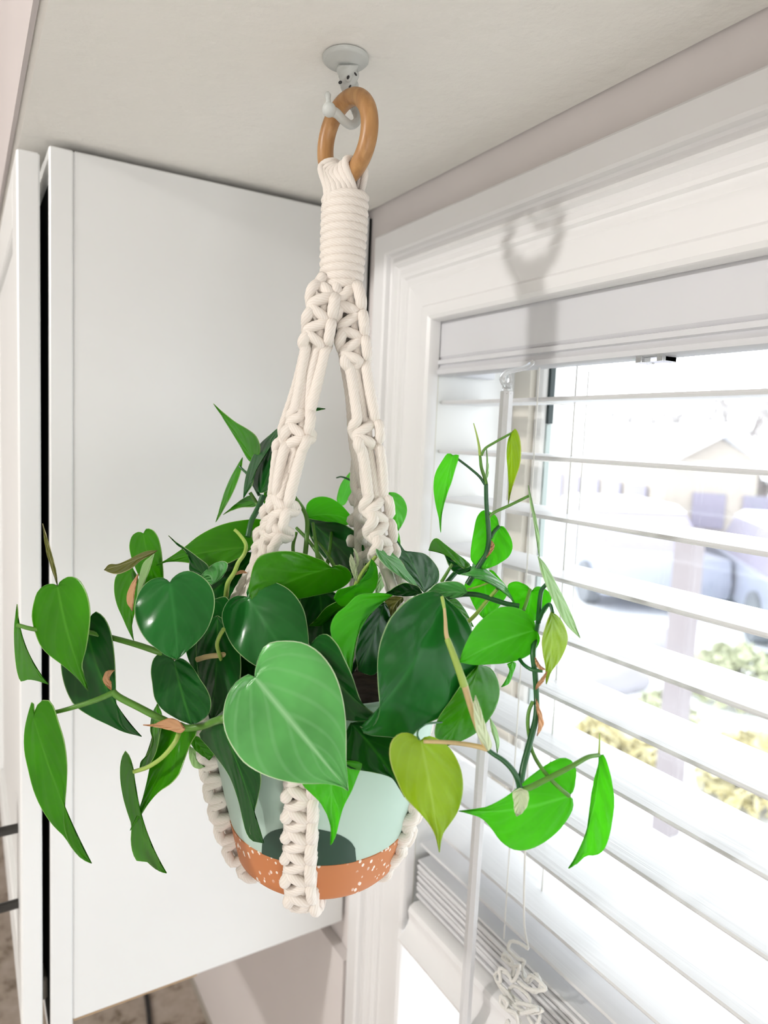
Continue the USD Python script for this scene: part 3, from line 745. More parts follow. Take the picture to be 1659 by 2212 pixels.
def leaf(mat, d, a, A, tip, B, dl=0.0, tilt=None, fold=0.10, wav=.0016, aspect=.74, name='leaf', label=None, maxt=.030, curl=0.0):
    """one blade. a = where the petiole joins, tip = its point, A and B = the margin on either side (points of the photo);
    d = distance of its middle, dl = how much farther the tip is than the base; the blade is turned about its midrib
    until its breadth is `aspect` of its length, and folded along the midrib."""
    NT, SS = 30, np.array([0, .12, .3, .5, .68, .84, .94, 1.0])
    a, tip = np.array(a, float), np.array(tip, float)
    ea = spline([a] + A + [tip], NT + 1)
    eb = spline([a] + B + [tip], NT + 1)
    ax = tip - a
    Lp = np.linalg.norm(ax)
    ax /= Lp
    nx = np.array([-ax[1], ax[0]])
    t = np.linspace(0, 1, NT + 1)
    half = (ea[int(NT * .55)] + eb[int(NT * .55)]) / 2
    ctl = a + ax * Lp * .5 + nx * ((half - a) @ nx) * .9
    def mid(q):
        q = q[:, None]
        return (1 - q) ** 2 * a + 2 * q * (1 - q) * ctl + q ** 2 * tip
    cols = []
    for e in (ea, eb):
        pr = np.clip(((e - a) @ ax) / Lp, 0, 1)
        q = np.maximum.accumulate(pr * .86 + t * .14)
        q = (q - q[0]) / max(q[-1] - q[0], 1e-6)
        m = mid(q)
        cols.append((m[:, None, :] + (e - m)[:, None, :] * SS[None, :, None], q))
    ga, gb = cols[0][0], cols[1][0]
    qa, qb = cols[0][1], cols[1][1]
    # one grid from margin to margin: shared midrib column
    gm = mid(t)
    P = np.concatenate([ga[:, :0:-1], ((ga[:, :1] + gb[:, :1]) / 2), gb[:, 1:]], axis=1)
    sg = np.concatenate([-SS[:0:-1], [0.0], SS[1:]])
    scale = d / FPX
    al = ((P - a) @ ax) / Lp
    cr = ((P - mid(np.clip(al, 0, 1).ravel()).reshape(P.shape)) @ nx) * scale
    Wapp = cr.max() - cr.min()
    Lt = math.hypot(Lp * scale, dl)
    k = 0.0
    if Wapp < aspect * Lt:
        k = math.sqrt(max((aspect * Lt / max(Wapp, 1e-4)) ** 2 - 1, 0))
    k = min(k, maxt / max(Wapp, 1e-4), 2.2)
    if tilt is None:
        tilt = 1.0 if a[0] > 700 else -1.0
    # tilt > 0: the image-right side is farther
    side = 1.0 if nx[0] >= 0 else -1.0
    D = d + dl * (al - .5) + tilt * side * k * cr + fold * np.abs(cr) + curl * np.clip(al, 0, 1) ** 2
    ph = lrng.uniform(0, 6.28, 4)
    D = D + wav * (np.sin(P[..., 0] / 31 + ph[0]) * np.cos(P[..., 1] / 37 + ph[1]) * (.35 + np.abs(sg)[None, :]))
    # shallow quilting between the side veins
    D = D - .0007 * np.sin(np.abs(sg)[None, :] * np.pi) * np.sin(2 * np.pi * 4.2 * (t[:, None] - .32 * np.abs(sg)[None, :]) + ph[2])
    V = CAM + ((P[..., 0] - PX) / FPX * D)[..., None] * ROT[0] + ((P[..., 1] - PY) / FPX * D)[..., None] * ROT[1] + D[..., None] * ROT[2]
    nr_, nc = V.shape[:2]
    du, dv = np.gradient(V, axis=1), np.gradient(V, axis=0)
    N = np.cross(du, dv)
    ln = np.linalg.norm(N, axis=2, keepdims=True)
    N = np.where(ln > 1e-12, N / np.maximum(ln, 1e-12), -ROT[2])
    N = np.where((N @ ROT[2])[..., None] > 0, -N, N)
    th = .00022 * np.ones(V.shape[:2])[..., None]
    up, lo = V + N * th, V - N * th
    idx = np.arange(nr_ * nc).reshape(nr_, nc)
    f = []
    q0, q1, q2, q3 = idx[:-1, :-1].ravel(), idx[:-1, 1:].ravel(), idx[1:, 1:].ravel(), idx[1:, :-1].ravel()
    top = np.vstack([np.stack([q0, q1, q2], 1), np.stack([q0, q2, q3], 1)])
    # orient the upper side towards the camera
    vv = up.reshape(-1, 3)
    fn = np.cross(vv[top[:, 1]] - vv[top[:, 0]], vv[top[:, 2]] - vv[top[:, 0]]).sum(0)
    if fn @ ROT[2] > 0:
        top = top[:, ::-1]
    bot = top[:, ::-1] + nr_ * nc
    rim = []
    for c in (0, nc - 1):
        e = idx[:, c]
        for i in range(nr_ - 1):
            rim += [[e[i], e[i + 1], e[i + 1] + nr_ * nc], [e[i], e[i + 1] + nr_ * nc, e[i] + nr_ * nc]]
    F = np.vstack([top, bot, np.array(rim)])
    verts = np.vstack([vv, lo.reshape(-1, 3)])
    uvs = np.stack(np.broadcast_arrays(sg[None, :] * .5 + .5, t[:, None]), -1).reshape(-1, 2)
    ok = (F[:, 0] != F[:, 1])
    return obj(name, (verts, F[ok]), M[mat], plant, smooth=True, uv=np.vstack([uvs, uvs]), label=label)

def stalk(mat, pts, w0, w1=None, name='petiole', label=None, n=36):
    """a petiole or vine through the points (u, v, d) of the photo; w = breadth in the photo's pixels"""
    p = spline(at3(pts), n)
    dm = np.mean([q[2] for q in pts])
    r = np.linspace(w0, w0 if w1 is None else w1, n) * dm / FPX / 2
    return obj(name, tube(p, r, 10), M[mat], plant, smooth=60, label=label)

# --- front and centre
leaf('sage', .338, (550, 1463), [(553, 1440), (560, 1416), (573, 1394), (592, 1386), (620, 1384), (650, 1387), (677, 1399), (703, 1423), (723, 1454), (737, 1493), (745, 1536), (748, 1580), (748, 1640), (750, 1672)], (752, 1708),
     [(541, 1456), (527, 1461), (512, 1471), (496, 1492), (486, 1518), (482, 1548), (485, 1575), (493, 1597), (506, 1620), (528, 1648), (565, 1671), (602, 1684), (653, 1693), (700, 1693), (735, 1698)], dl=-.022, fold=.12, wav=.0022)
leaf('deep', .352, (958, 1288), [(940, 1278), (917, 1280), (884, 1294), (861, 1314), (843, 1335), (830, 1362), (820, 1392), (815, 1435), (817, 1483), (820, 1522), (817, 1550), (805, 1570), (790, 1576)], (778, 1569),
     [(985, 1312), (1012, 1345), (1030, 1400), (1039, 1440), (1030, 1472), (1010, 1498), (982, 1529), (950, 1550), (917, 1566), (902, 1576), (893, 1590), (868, 1594), (830, 1591), (797, 1588), (783, 1581)], dl=-.02, fold=.15, wav=.002)
leaf('lime', .335, (909, 1600), [(901, 1592), (887, 1585), (873, 1582), (856, 1589), (845, 1603), (841, 1628), (846, 1657), (856, 1683), (873, 1720), (897, 1746), (923, 1775), (938, 1799), (945, 1821)], (949, 1841),
     [(915, 1594), (929, 1590), (947, 1597), (967, 1611), (984, 1635), (996, 1664), (1000, 1695), (997, 1725), (987, 1756), (971, 1780), (958, 1799), (952, 1819)], dl=-.006, fold=.12)
leaf('deep', .372, (535, 1290), [(533, 1277), (544, 1260), (568, 1253), (597, 1259), (624, 1273), (643, 1293), (656, 1317), (664, 1353), (667, 1389), (664, 1425)], (648, 1462),
     [(515, 1287), (496, 1295), (483, 1314), (479, 1334), (487, 1365), (501, 1394), (523, 1418), (549, 1437), (595, 1455)], dl=-.02, fold=.1, wav=.003)
leaf('mid', .388, (716, 1226), [(700, 1212), (684, 1206), (653, 1195), (617, 1190), (581, 1194), (559, 1203), (547, 1223), (541, 1249), (537, 1275)], (545, 1302),
     [(732, 1220), (752, 1229), (760, 1246), (751, 1261), (725, 1276), (689, 1285), (648, 1293), (600, 1300), (565, 1304)], dl=-.012, tilt=1, wav=.002)
leaf('deep', .368, (367, 1259), [(375, 1247), (391, 1236), (410, 1233), (433, 1243), (451, 1259), (462, 1281), (464, 1306), (458, 1336), (444, 1366), (422, 1391), (401, 1409)], (384, 1424),
     [(355, 1249), (339, 1248), (321, 1256), (305, 1272), (294, 1295), (291, 1322), (299, 1354), (316, 1382), (339, 1402), (364, 1418)], dl=-.012, wav=.002)
leaf('dark', .380, (377, 1429), [(365, 1414), (348, 1410), (333, 1421), (326, 1448), (329, 1478), (335, 1511), (350, 1532), (370, 1546), (393, 1558)], (414, 1565),
     [(391, 1422), (413, 1437), (432, 1466), (448, 1491), (456, 1515), (452, 1540), (434, 1558)], dl=-.01)
leaf('mid', .366, (125, 1266), [(129, 1258), (137, 1251), (151, 1245), (170, 1252), (184, 1274), (192, 1299), (195, 1331), (191, 1370), (185, 1405), (177, 1438), (183, 1463)], (190, 1492),
     [(113, 1261), (97, 1264), (82, 1277), (73, 1303), (69, 1331), (75, 1362), (88, 1395), (105, 1414), (132, 1434), (155, 1453), (174, 1472)], dl=-.006)
leaf('mid', .385, (37, 1305), [(32, 1341), (31, 1380), (34, 1428), (39, 1457), (46, 1472), (59, 1468), (78, 1470)], (105, 1478),
     [(39, 1322), (39, 1351), (45, 1380), (55, 1416), (66, 1443), (84, 1463)], dl=.0, maxt=.022)
leaf('dark', .398, (188, 1348), [(205, 1321), (222, 1331), (236, 1355), (244, 1389), (248, 1428), (250, 1478), (253, 1543), (263, 1569), (283, 1584)], (306, 1591),
     [(165, 1335), (143, 1365), (133, 1405), (132, 1438), (136, 1466), (145, 1495), (161, 1523), (197, 1548), (235, 1566), (265, 1580)], dl=.0)
leaf('mid', .374, (73, 1550), [(78, 1528), (88, 1515), (101, 1510), (114, 1523), (126, 1558), (139, 1602), (145, 1652), (144, 1695), (140, 1738), (138, 1771), (143, 1802), (153, 1827), (172, 1849)], (198, 1865),
     [(74, 1531), (71, 1512), (61, 1541), (53, 1581), (53, 1622), (61, 1662), (73, 1708), (91, 1748), (116, 1784), (139, 1807), (157, 1834), (177, 1855)], dl=-.004, maxt=.02)
leaf('mid', .386, (289, 1666), [(283, 1642), (271, 1622), (262, 1642), (260, 1677), (266, 1720), (276, 1756), (284, 1781), (283, 1817), (288, 1845), (298, 1861), (315, 1860), (336, 1877)], (360, 1886),
     [(291, 1695), (298, 1736), (306, 1779), (311, 1817), (319, 1853), (328, 1868), (345, 1882)], fold=.5, maxt=.018)
leaf('mid', .392, (390, 1560), [(340, 1572), (334, 1601), (328, 1632), (323, 1662), (316, 1695), (306, 1733), (293, 1766)], (281, 1794),
     [(425, 1579), (412, 1607), (400, 1637), (387, 1672), (369, 1693), (344, 1710), (321, 1736), (301, 1766)], dl=-.01)
leaf('mid', .405, (340, 1520), [(330, 1540), (325, 1575), (329, 1600), (318, 1630), (305, 1645)], (301, 1664), [(350, 1545), (345, 1590), (335, 1630), (318, 1656)])
leaf('dark', .376, (480, 1562), [(445, 1570), (430, 1588), (447, 1610), (464, 1631), (495, 1675), (515, 1729), (525, 1772), (533, 1800), (545, 1816)], (570, 1821),
     [(520, 1580), (550, 1630), (564, 1678), (557, 1725), (545, 1769), (540, 1798), (550, 1812)], dl=.012, fold=.4)
leaf('mid', .395, (415, 1591), [(427, 1591), (440, 1601), (456, 1616), (463, 1628)], (452, 1642), [(413, 1605), (420, 1618), (434, 1630)], aspect=.5)
leaf('pale', .43, (410, 1612), [(422, 1620), (424, 1640), (430, 1652)], (443, 1656), [(408, 1630), (417, 1655), (428, 1660)], aspect=.5)
# over the pot's front
leaf('dark', .356, (672, 1392), [(690, 1372), (706, 1370), (728, 1391), (744, 1423), (761, 1461), (781, 1517), (800, 1536)], (818, 1548),
     [(662, 1440), (672, 1500), (700, 1542), (750, 1556), (792, 1556)], dl=-.012)
leaf('dark', .358, (757, 1562), [(790, 1557), (840, 1566), (880, 1600), (890, 1650), (884, 1695)], (874, 1722),
     [(744, 1590), (738, 1630), (750, 1658), (779, 1664), (812, 1670), (846, 1680), (862, 1702)], dl=-.004)
leaf('bright', .352, (715, 1640), [(650, 1668), (654, 1696), (670, 1712), (690, 1732), (707, 1762), (715, 1789)], (714, 1825),
     [(782, 1650), (774, 1672), (761, 1705), (744, 1739), (734, 1769), (727, 1799), (720, 1818)], dl=.004)
# --- upper middle
leaf('mid', .418, (546, 1183), [(562, 1183), (577, 1165), (583, 1148), (578, 1130), (560, 1121), (541, 1122), (495, 1129), (460, 1141), (426, 1160), (399, 1182), (369, 1203)], (338, 1221),
     [(530, 1196), (515, 1206), (490, 1218), (450, 1227), (408, 1216), (380, 1213), (357, 1214)], dl=-.01, tilt=-1)
leaf('dark', .424, (556, 1195), [(520, 1192), (470, 1212), (438, 1245)], (428, 1305), [(566, 1225), (545, 1270), (490, 1305)], dl=-.01)
leaf('dark', .408, (440, 1243), [(451, 1226), (425, 1202), (399, 1183), (380, 1171)], (364, 1157), [(420, 1240), (410, 1232), (409, 1208), (400, 1190), (383, 1177)], maxt=.015)
leaf('sage', .402, (458, 1264), [(479, 1247), (491, 1228), (491, 1216), (479, 1212), (460, 1219), (444, 1233)], (434, 1244), [(455, 1262), (446, 1253)], aspect=.5)
leaf('mid', .440, (310, 1153), [(301, 1149), (287, 1156), (280, 1176), (283, 1200), (290, 1220), (303, 1250), (318, 1278)], (342, 1295),
     [(317, 1142), (330, 1145), (341, 1160), (348, 1187), (351, 1215), (353, 1244), (352, 1275)], maxt=.02)
leaf('olive', .420, (340, 1189), [(322, 1190), (305, 1195), (280, 1208), (257, 1218), (236, 1220)], (225, 1231), [(330, 1197), (305, 1210), (289, 1224), (270, 1235), (252, 1240), (234, 1236)], maxt=.016, label='small brownish olive leaf seen edge on')
leaf('mid', .432, (286, 1226), [(265, 1232), (251, 1245), (247, 1274), (253, 1306), (266, 1336), (277, 1361)], (289, 1384),
     [(298, 1250), (300, 1290), (288, 1335), (284, 1360)], maxt=.02)
leaf('peach_bract', .400, (299, 1239), [(286, 1257), (275, 1283), (275, 1302)], (286, 1320), [(294, 1262), (290, 1285), (288, 1305)], aspect=.35, name='sheath', label='dry peach-coloured sheath')
leaf('pale', .405, (333, 1196), [(311, 1215), (301, 1247), (296, 1292)], (294, 1330), [(324, 1228), (309, 1268), (301, 1300)], aspect=.3)
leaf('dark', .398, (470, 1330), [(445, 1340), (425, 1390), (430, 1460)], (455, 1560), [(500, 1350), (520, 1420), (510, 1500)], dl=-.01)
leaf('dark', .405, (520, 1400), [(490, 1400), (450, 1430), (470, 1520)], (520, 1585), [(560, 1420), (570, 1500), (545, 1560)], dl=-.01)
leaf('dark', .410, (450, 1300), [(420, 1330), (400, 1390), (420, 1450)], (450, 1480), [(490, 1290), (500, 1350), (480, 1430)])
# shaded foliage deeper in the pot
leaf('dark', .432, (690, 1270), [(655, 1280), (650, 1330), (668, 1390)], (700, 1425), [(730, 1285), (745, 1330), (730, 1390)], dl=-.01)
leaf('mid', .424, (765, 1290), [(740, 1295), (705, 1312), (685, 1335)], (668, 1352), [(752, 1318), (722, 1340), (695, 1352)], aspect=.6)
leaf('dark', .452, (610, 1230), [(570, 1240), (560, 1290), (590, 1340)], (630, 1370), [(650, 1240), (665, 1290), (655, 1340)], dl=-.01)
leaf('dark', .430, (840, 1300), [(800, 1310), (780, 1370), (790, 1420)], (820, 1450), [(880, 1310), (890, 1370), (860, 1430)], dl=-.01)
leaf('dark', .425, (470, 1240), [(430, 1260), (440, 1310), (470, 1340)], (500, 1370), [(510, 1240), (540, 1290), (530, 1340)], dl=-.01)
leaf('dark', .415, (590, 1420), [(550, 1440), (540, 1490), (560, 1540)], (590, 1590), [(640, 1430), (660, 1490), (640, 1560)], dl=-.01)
# --- upper left tuft
leaf('mid', .462, (550, 999), [(562, 975), (560, 957), (552, 941), (536, 928), (509, 912), (481, 890)], (461, 872), [(540, 997), (516, 958), (495, 924), (478, 897)], maxt=.03)
leaf('dark', .440, (526, 1076), [(528, 1046), (535, 1015), (547, 984), (562, 959), (584, 939), (605, 922)], (625, 915), [(536, 1061), (545, 1047), (550, 1027), (560, 1003), (580, 972), (585, 950), (605, 929)], maxt=.03, fold=.3)
leaf('dark', .434, (564, 1065), [(552, 1059), (546, 1044), (550, 1023), (560, 1001), (581, 970), (605, 947)], (631, 922), [(576, 1061), (590, 1047), (602, 1018), (614, 984), (626, 942)], maxt=.03)
leaf('mid', .464, (524, 988), [(514, 1004), (497, 1035), (485, 1064), (474, 1101)], (466, 1128), [(522, 1010), (514, 1037), (500, 1070), (486, 1095), (474, 1116)], maxt=.025)
leaf('mid', .462, (558, 1087), [(541, 1071), (526, 1077), (509, 1089)], (482, 1112), [(550, 1094), (522, 1096), (497, 1104)], maxt=.02)
leaf('mid', .445, (588, 1112), [(570, 1085), (575, 1045), (590, 995), (603, 955)], (615, 928), [(600, 1092), (612, 1045), (619, 1000), (621, 960)], maxt=.02)
leaf('dark', .450, (648, 896), [(665, 884), (685, 881)], (703, 883), [(668, 891), (686, 887)], aspect=.3)
# --- behind, centre
leaf('bright', .462, (663, 1118), [(662, 1092), (675, 1078), (694, 1073), (713, 1076), (731, 1086), (748, 1102), (758, 1115)], (763, 1126), [(679, 1122), (706, 1127), (727, 1128), (748, 1134)], dl=.0, tilt=1)
leaf('dark', .470, (662, 1119), [(688, 1124), (725, 1124), (748, 1135), (771, 1152), (783, 1171), (789, 1190), (792, 1219)], (790, 1248), [(666, 1148), (688, 1190), (720, 1222), (755, 1248)], dl=-.02)
leaf('bright', .500, (733, 1093), [(728, 1080), (730, 1066), (737, 1045), (753, 1024)], (769, 1008), [(743, 1091), (757, 1067), (766, 1045), (771, 1025)], maxt=.02)
leaf('bright', .470, (838, 1064), [(844, 1078), (843, 1099), (848, 1125)], (860, 1147), [(852, 1064), (870, 1076), (879, 1099), (874, 1123)], maxt=.02)
leaf('bright', .462, (848, 1128), [(858, 1145), (863, 1160)], (865, 1182), [(849, 1150), (855, 1168)], aspect=.5)
leaf('dark', .432, (917, 1281), [(929, 1271), (945, 1258), (948, 1235), (935, 1212), (916, 1196), (891, 1192), (870, 1189), (858, 1178)], (846, 1153), [(898, 1263), (879, 1236), (871, 1217), (856, 1200), (851, 1180)], maxt=.03)
leaf('sage', .404, (812, 1186), [(825, 1183), (844, 1192), (864, 1210), (879, 1233), (895, 1254)], (908, 1278), [(814, 1198), (829, 1219), (848, 1235), (871, 1250), (891, 1264)], maxt=.02, fold=.5)
leaf('bright', .396, (721, 1292), [(730, 1275), (745, 1270), (767, 1264), (790, 1254), (804, 1243), (806, 1228)], (802, 1208), [(736, 1309), (770, 1300), (804, 1281), (814, 1262), (816, 1237), (811, 1218)], maxt=.02)
leaf('pale', .450, (826, 1225), [(840, 1243), (832, 1262)], (812, 1288), [(815, 1248), (811, 1270)], aspect=.6)
leaf('bright', .378, (848, 1286), [(829, 1292), (807, 1303), (790, 1315), (781, 1335), (773, 1366), (767, 1397), (762, 1430)], (759, 1456), [(825, 1281), (800, 1282), (771, 1287), (747, 1310), (727, 1326), (714, 1353), (718, 1380), (738, 1415)], dl=.01, fold=.45)
leaf('dark', .392, (830, 1302), [(800, 1306), (785, 1335), (775, 1370), (768, 1410)], (775, 1450), [(852, 1330), (845, 1370), (830, 1430), (805, 1458)])
leaf('dark', .400, (912, 1281), [(905, 1268), (890, 1262), (873, 1259), (855, 1267)], (832, 1283), [(890, 1287), (860, 1287)], aspect=.5)
leaf('olive', .392, (870, 1290), [(845, 1289), (830, 1296), (837, 1308), (842, 1322)], (846, 1336), [(872, 1296), (860, 1310), (852, 1324)], aspect=.5, label='small olive leaf with torn brown edge')
leaf('sage', .376, (1009, 1280), [(1004, 1266), (989, 1257), (960, 1257), (941, 1262), (925, 1277)], (908, 1288), [(990, 1290), (968, 1293), (945, 1285)], aspect=.5)
leaf('dark', .384, (966, 1308), [(1000, 1328), (1018, 1352), (1015, 1375), (1003, 1398)], (992, 1424), [(962, 1340), (968, 1375), (980, 1405)], maxt=.02)
leaf('mid', .400, (963, 1300), [(982, 1293), (1002, 1314), (1015, 1337)], (1023, 1354), [(970, 1322), (995, 1342)], aspect=.6)
# --- right
leaf('bright', .352, (1154, 1361), [(1155, 1345), (1144, 1330), (1126, 1317), (1103, 1311), (1080, 1312), (1055, 1327), (1032, 1348), (1015, 1373), (1002, 1401)], (992, 1430), [(1163, 1368), (1166, 1383), (1156, 1403), (1131, 1421), (1093, 1432), (1055, 1435), (1022, 1436)], dl=-.012)
leaf('mid', .368, (1033, 1436), [(1060, 1444), (1073, 1464), (1079, 1489), (1075, 1517), (1060, 1548), (1029, 1582), (993, 1602)], (958, 1614), [(1010, 1460), (975, 1510), (945, 1555), (940, 1590)], dl=-.008, wav=.004)
leaf('bright', .345, (1229, 1719), [(1238, 1709), (1244, 1681), (1244, 1661), (1235, 1643), (1218, 1637), (1194, 1644), (1167, 1661), (1136, 1685), (1109, 1709), (1085, 1726), (1056, 1741), (1025, 1748)], (991, 1752),
     [(1237, 1726), (1238, 1743), (1225, 1770), (1201, 1799), (1165, 1825), (1134, 1836), (1107, 1834), (1081, 1816), (1061, 1789), (1040, 1767), (1015, 1758)], dl=-.012)
leaf('bright', .350, (1294, 1631), [(1293, 1652), (1283, 1685), (1276, 1729), (1271, 1772), (1264, 1820), (1254, 1847), (1242, 1861)], (1228, 1876), [(1302, 1629), (1314, 1656), (1323, 1695), (1327, 1729), (1323, 1772), (1312, 1820), (1300, 1841), (1285, 1847), (1266, 1848), (1249, 1864)], maxt=.012, fold=.4, tilt=-1)
leaf('bright', .372, (979, 984), [(969, 979), (954, 998), (941, 1023), (937, 1051), (941, 1087), (947, 1114)], (952, 1150), [(990, 982), (990, 990), (984, 1010), (974, 1044), (961, 1082), (954, 1112)], maxt=.02, tilt=-1)
leaf('lime', .370, (1105, 935), [(1113, 926), (1121, 942), (1125, 970), (1122, 1006), (1113, 1033), (1103, 1064)], (1098, 1089), [(1099, 947), (1095, 975), (1097, 1013), (1099, 1044)], maxt=.02, tilt=-1)
leaf('bright', .384, (1078, 1138), [(1071, 1115), (1045, 1102), (1032, 1114), (1022, 1155), (1017, 1190), (1019, 1213), (1034, 1224)], (1044, 1229), [(1086, 1137), (1101, 1157), (1107, 1183), (1098, 1203), (1075, 1219), (1055, 1227)], maxt=.02)
leaf('pale', .372, (1141, 1048), [(1150, 1085), (1158, 1120), (1165, 1160)], (1165, 1203), [(1145, 1085), (1152, 1120), (1159, 1165)], maxt=.010, aspect=.5)
leaf('pale', .352, (1162, 1202), [(1176, 1217), (1202, 1262), (1232, 1322)], (1253, 1378), [(1170, 1237), (1190, 1287), (1222, 1347)], maxt=.014, aspect=.6)
leaf('bright', .380, (1149, 1277), [(1136, 1264), (1113, 1256), (1097, 1264), (1100, 1285), (1112, 1310)], (1138, 1348), [(1158, 1268), (1174, 1270), (1191, 1287), (1186, 1310), (1165, 1335)], maxt=.02)
leaf('lime', .356, (1190, 1322), [(1204, 1330), (1219, 1352), (1226, 1382), (1211, 1423), (1191, 1450)], (1180, 1478), [(1183, 1340), (1171, 1382), (1172, 1406), (1178, 1440)], maxt=.016)
leaf('mid', .388, (1001, 1228), [(1016, 1222), (1005, 1210), (985, 1195), (960, 1175), (943, 1163), (935, 1166)], (926, 1189), [(985, 1215), (965, 1198), (946, 1186), (935, 1185)], maxt=.016)
leaf('dark', .398, (1022, 1227), [(1005, 1216), (980, 1205), (960, 1195)], (958, 1192), [(1012, 1236), (990, 1241), (974, 1229), (964, 1208)], aspect=.5)
leaf('sage', .372, (995, 1241), [(1018, 1232), (1024, 1212), (1043, 1224), (1068, 1244), (1093, 1268)], (1111, 1301), [(1016, 1242), (1040, 1244), (1060, 1254), (1083, 1273)], maxt=.02)
leaf('bright', .404, (1045, 1246), [(1060, 1231), (1080, 1250), (1097, 1276), (1082, 1305), (1062, 1326)], (1045, 1337), [(1015, 1250), (1003, 1265), (1016, 1292), (1030, 1320)], maxt=.02)
leaf('bright', .372, (1106, 1430), [(1114, 1432), (1108, 1454), (1098, 1477)], (1083, 1484), [(1096, 1435), (1101, 1446), (1097, 1464)], aspect=.5)
leaf('pale', .362, (1058, 1550), [(1072, 1575), (1078, 1605)], (1074, 1627), [(1062, 1578), (1071, 1605)], aspect=.5)

# --- vines, petioles, sheaths
stalk('stem_green', [(37, 1350, .385), (72, 1359, .385), (150, 1364, .392), (192, 1366, .394), (243, 1378, .392), (300, 1394, .388), (339, 1407, .386), (380, 1420, .400)], 9, 15)
stalk('stem_green', [(243, 1493, .380), (253, 1503, .380), (300, 1528, .381), (349, 1553, .382), (397, 1572, .384), (434, 1569, .382), (464, 1558, .372), (490, 1550, .362), (560, 1530, .375)], 15, 17, name='vine', n=48)
stalk('stem_green', [(245, 1496, .380), (225, 1505, .378), (205, 1513, .376), (162, 1527, .375), (121, 1538, .375), (90, 1543, .375)], 13, 8)
stalk('stem_light', [(389, 1577, .384), (380, 1600, .380), (364, 1622, .380), (347, 1639, .381), (319, 1657, .383), (289, 1667, .386)], 11, 9)
leaf('peach_bract', .376, (400, 1574), [(385, 1557), (365, 1552), (346, 1559), (330, 1565)], (309, 1566), [(392, 1583), (370, 1578), (350, 1573), (328, 1569)], aspect=.4, name='sheath', label='dry orange-brown sheath on the left vine')
leaf('peach_bract', .377, (240, 1490), [(228, 1480), (222, 1468), (230, 1450)], (247, 1448), [(240, 1474), (232, 1464), (236, 1455)], aspect=.4, name='sheath')
leaf('olive', .370, (124, 1265), [(112, 1230), (100, 1190)], (92, 1131), [(122, 1240), (110, 1190)], aspect=.12, name='sheath', label='pointed new leaf sheath standing upright')
stalk('stem_light', [(483, 1359, .380), (474, 1375, .384), (469, 1392, .388), (474, 1414, .392), (480, 1430, .40)], 9)
stalk('stem_tan', [(425, 1425, .400), (450, 1418, .398), (478, 1415, .396), (520, 1408, .398), (560, 1400, .41)], 12)
stalk('stem_light', [(506, 1144, .398), (511, 1148, .398), (520, 1158, .398), (531, 1176, .398), (528, 1196, .400), (515, 1215, .400), (506, 1237, .402), (493, 1258, .404), (488, 1290, .412)], 7, 12, name='new_shoot')
leaf('peach_bract', .402, (505, 1243), [(515, 1234), (525, 1232)], (534, 1238), [(515, 1240), (525, 1238)], aspect=.3, name='sheath')
stalk('stem_dark', [(568, 1070, .436), (560, 1092, .434), (552, 1108, .430), (543, 1126, .424), (535, 1160, .420)], 13, 12)
stalk('stem_green', [(540, 1064, .445), (552, 1083, .445), (562, 1100, .442), (572, 1125, .430)], 8)
stalk('stem_green', [(571, 1075, .440), (580, 1087, .440), (592, 1100, .440), (600, 1150, .44)], 8)
stalk('stem_dark', [(517, 1007, .462), (526, 1016, .460), (534, 1024, .456), (560, 1070, .450)], 5, 7)
stalk('stem_green', [(637, 1075, .452), (655, 1100, .456), (663, 1122, .458), (662, 1170, .455), (655, 1230, .450)], 9, 12)
for q in ([(690, 1240, .44), (683, 1180, .452), (676, 1130, .462)], [(640, 1230, .44), (633, 1180, .455), (640, 1150, .46)], [(700, 1250, .44), (712, 1190, .46), (716, 1150, .47)], [(720, 1250, .44), (668, 1170, .455), (640, 1140, .46)]):
    stalk('stem_green', q, 10, 7)
stalk('stem_green', [(730, 1240, .44), (712, 1205, .45), (690, 1175, .462), (676, 1160, .47)], 9, 6)
stalk('stem_dark', [(727, 1032, .495), (737, 1030, .492), (757, 1037, .488), (779, 1050, .480)], 3, 7, name='tendril')
stalk('stem_light', [(812, 1202, .403), (802, 1214, .402), (790, 1227, .402), (773, 1254, .400), (760, 1290, .405)], 8, 11)
leaf('cream_bract', .399, (771, 1258), [(760, 1236), (755, 1212)], (758, 1197), [(772, 1240), (766, 1214)], aspect=.2, name='sheath')
leaf('cream_bract', .401, (770, 1230), [(770, 1210), (767, 1196)], (763, 1184), [(775, 1212), (771, 1194)], aspect=.2, name='sheath')
stalk('stem_dark', [(906, 1598, .335), (902, 1590, .336), (903, 1578, .337), (915, 1567, .340), (933, 1562, .352), (960, 1560, .365)], 4, 5)
stalk('stem_light', [(955, 1290, .352), (957, 1300, .350), (960, 1316, .348)], 8, 7)
stalk('stem_tan', [(960, 1314, .348), (962, 1340, .346), (964, 1370, .344), (970, 1392, .344)], 6, 11)
stalk('stem_light', [(966, 1380, .344), (977, 1408, .342), (994, 1455, .340), (1003, 1482, .340)], 13, 18, name='vine')
stalk('stem_tan', [(1003, 1478, .340), (1012, 1510, .339), (1027, 1558, .338), (1040, 1592, .338), (1053, 1620, .338)], 15, 12, name='vine')
leaf('cream_bract', .334, (1054, 1622), [(1033, 1590), (1026, 1560), (1023, 1525)], (1027, 1502), [(1062, 1612), (1050, 1572), (1037, 1528)], aspect=.3, name='sheath', label='pale cream pointed sheath')
stalk('stem_tan', [(1052, 1618, .338), (1030, 1612, .338), (993, 1606, .337), (955, 1603, .336), (915, 1602, .335)], 12, 8)
stalk('stem_dark', [(1053, 1619, .338), (1065, 1628, .338), (1090, 1645, .338), (1111, 1669, .338), (1121, 1693, .338), (1123, 1712, .338)], 10, 14, name='vine')
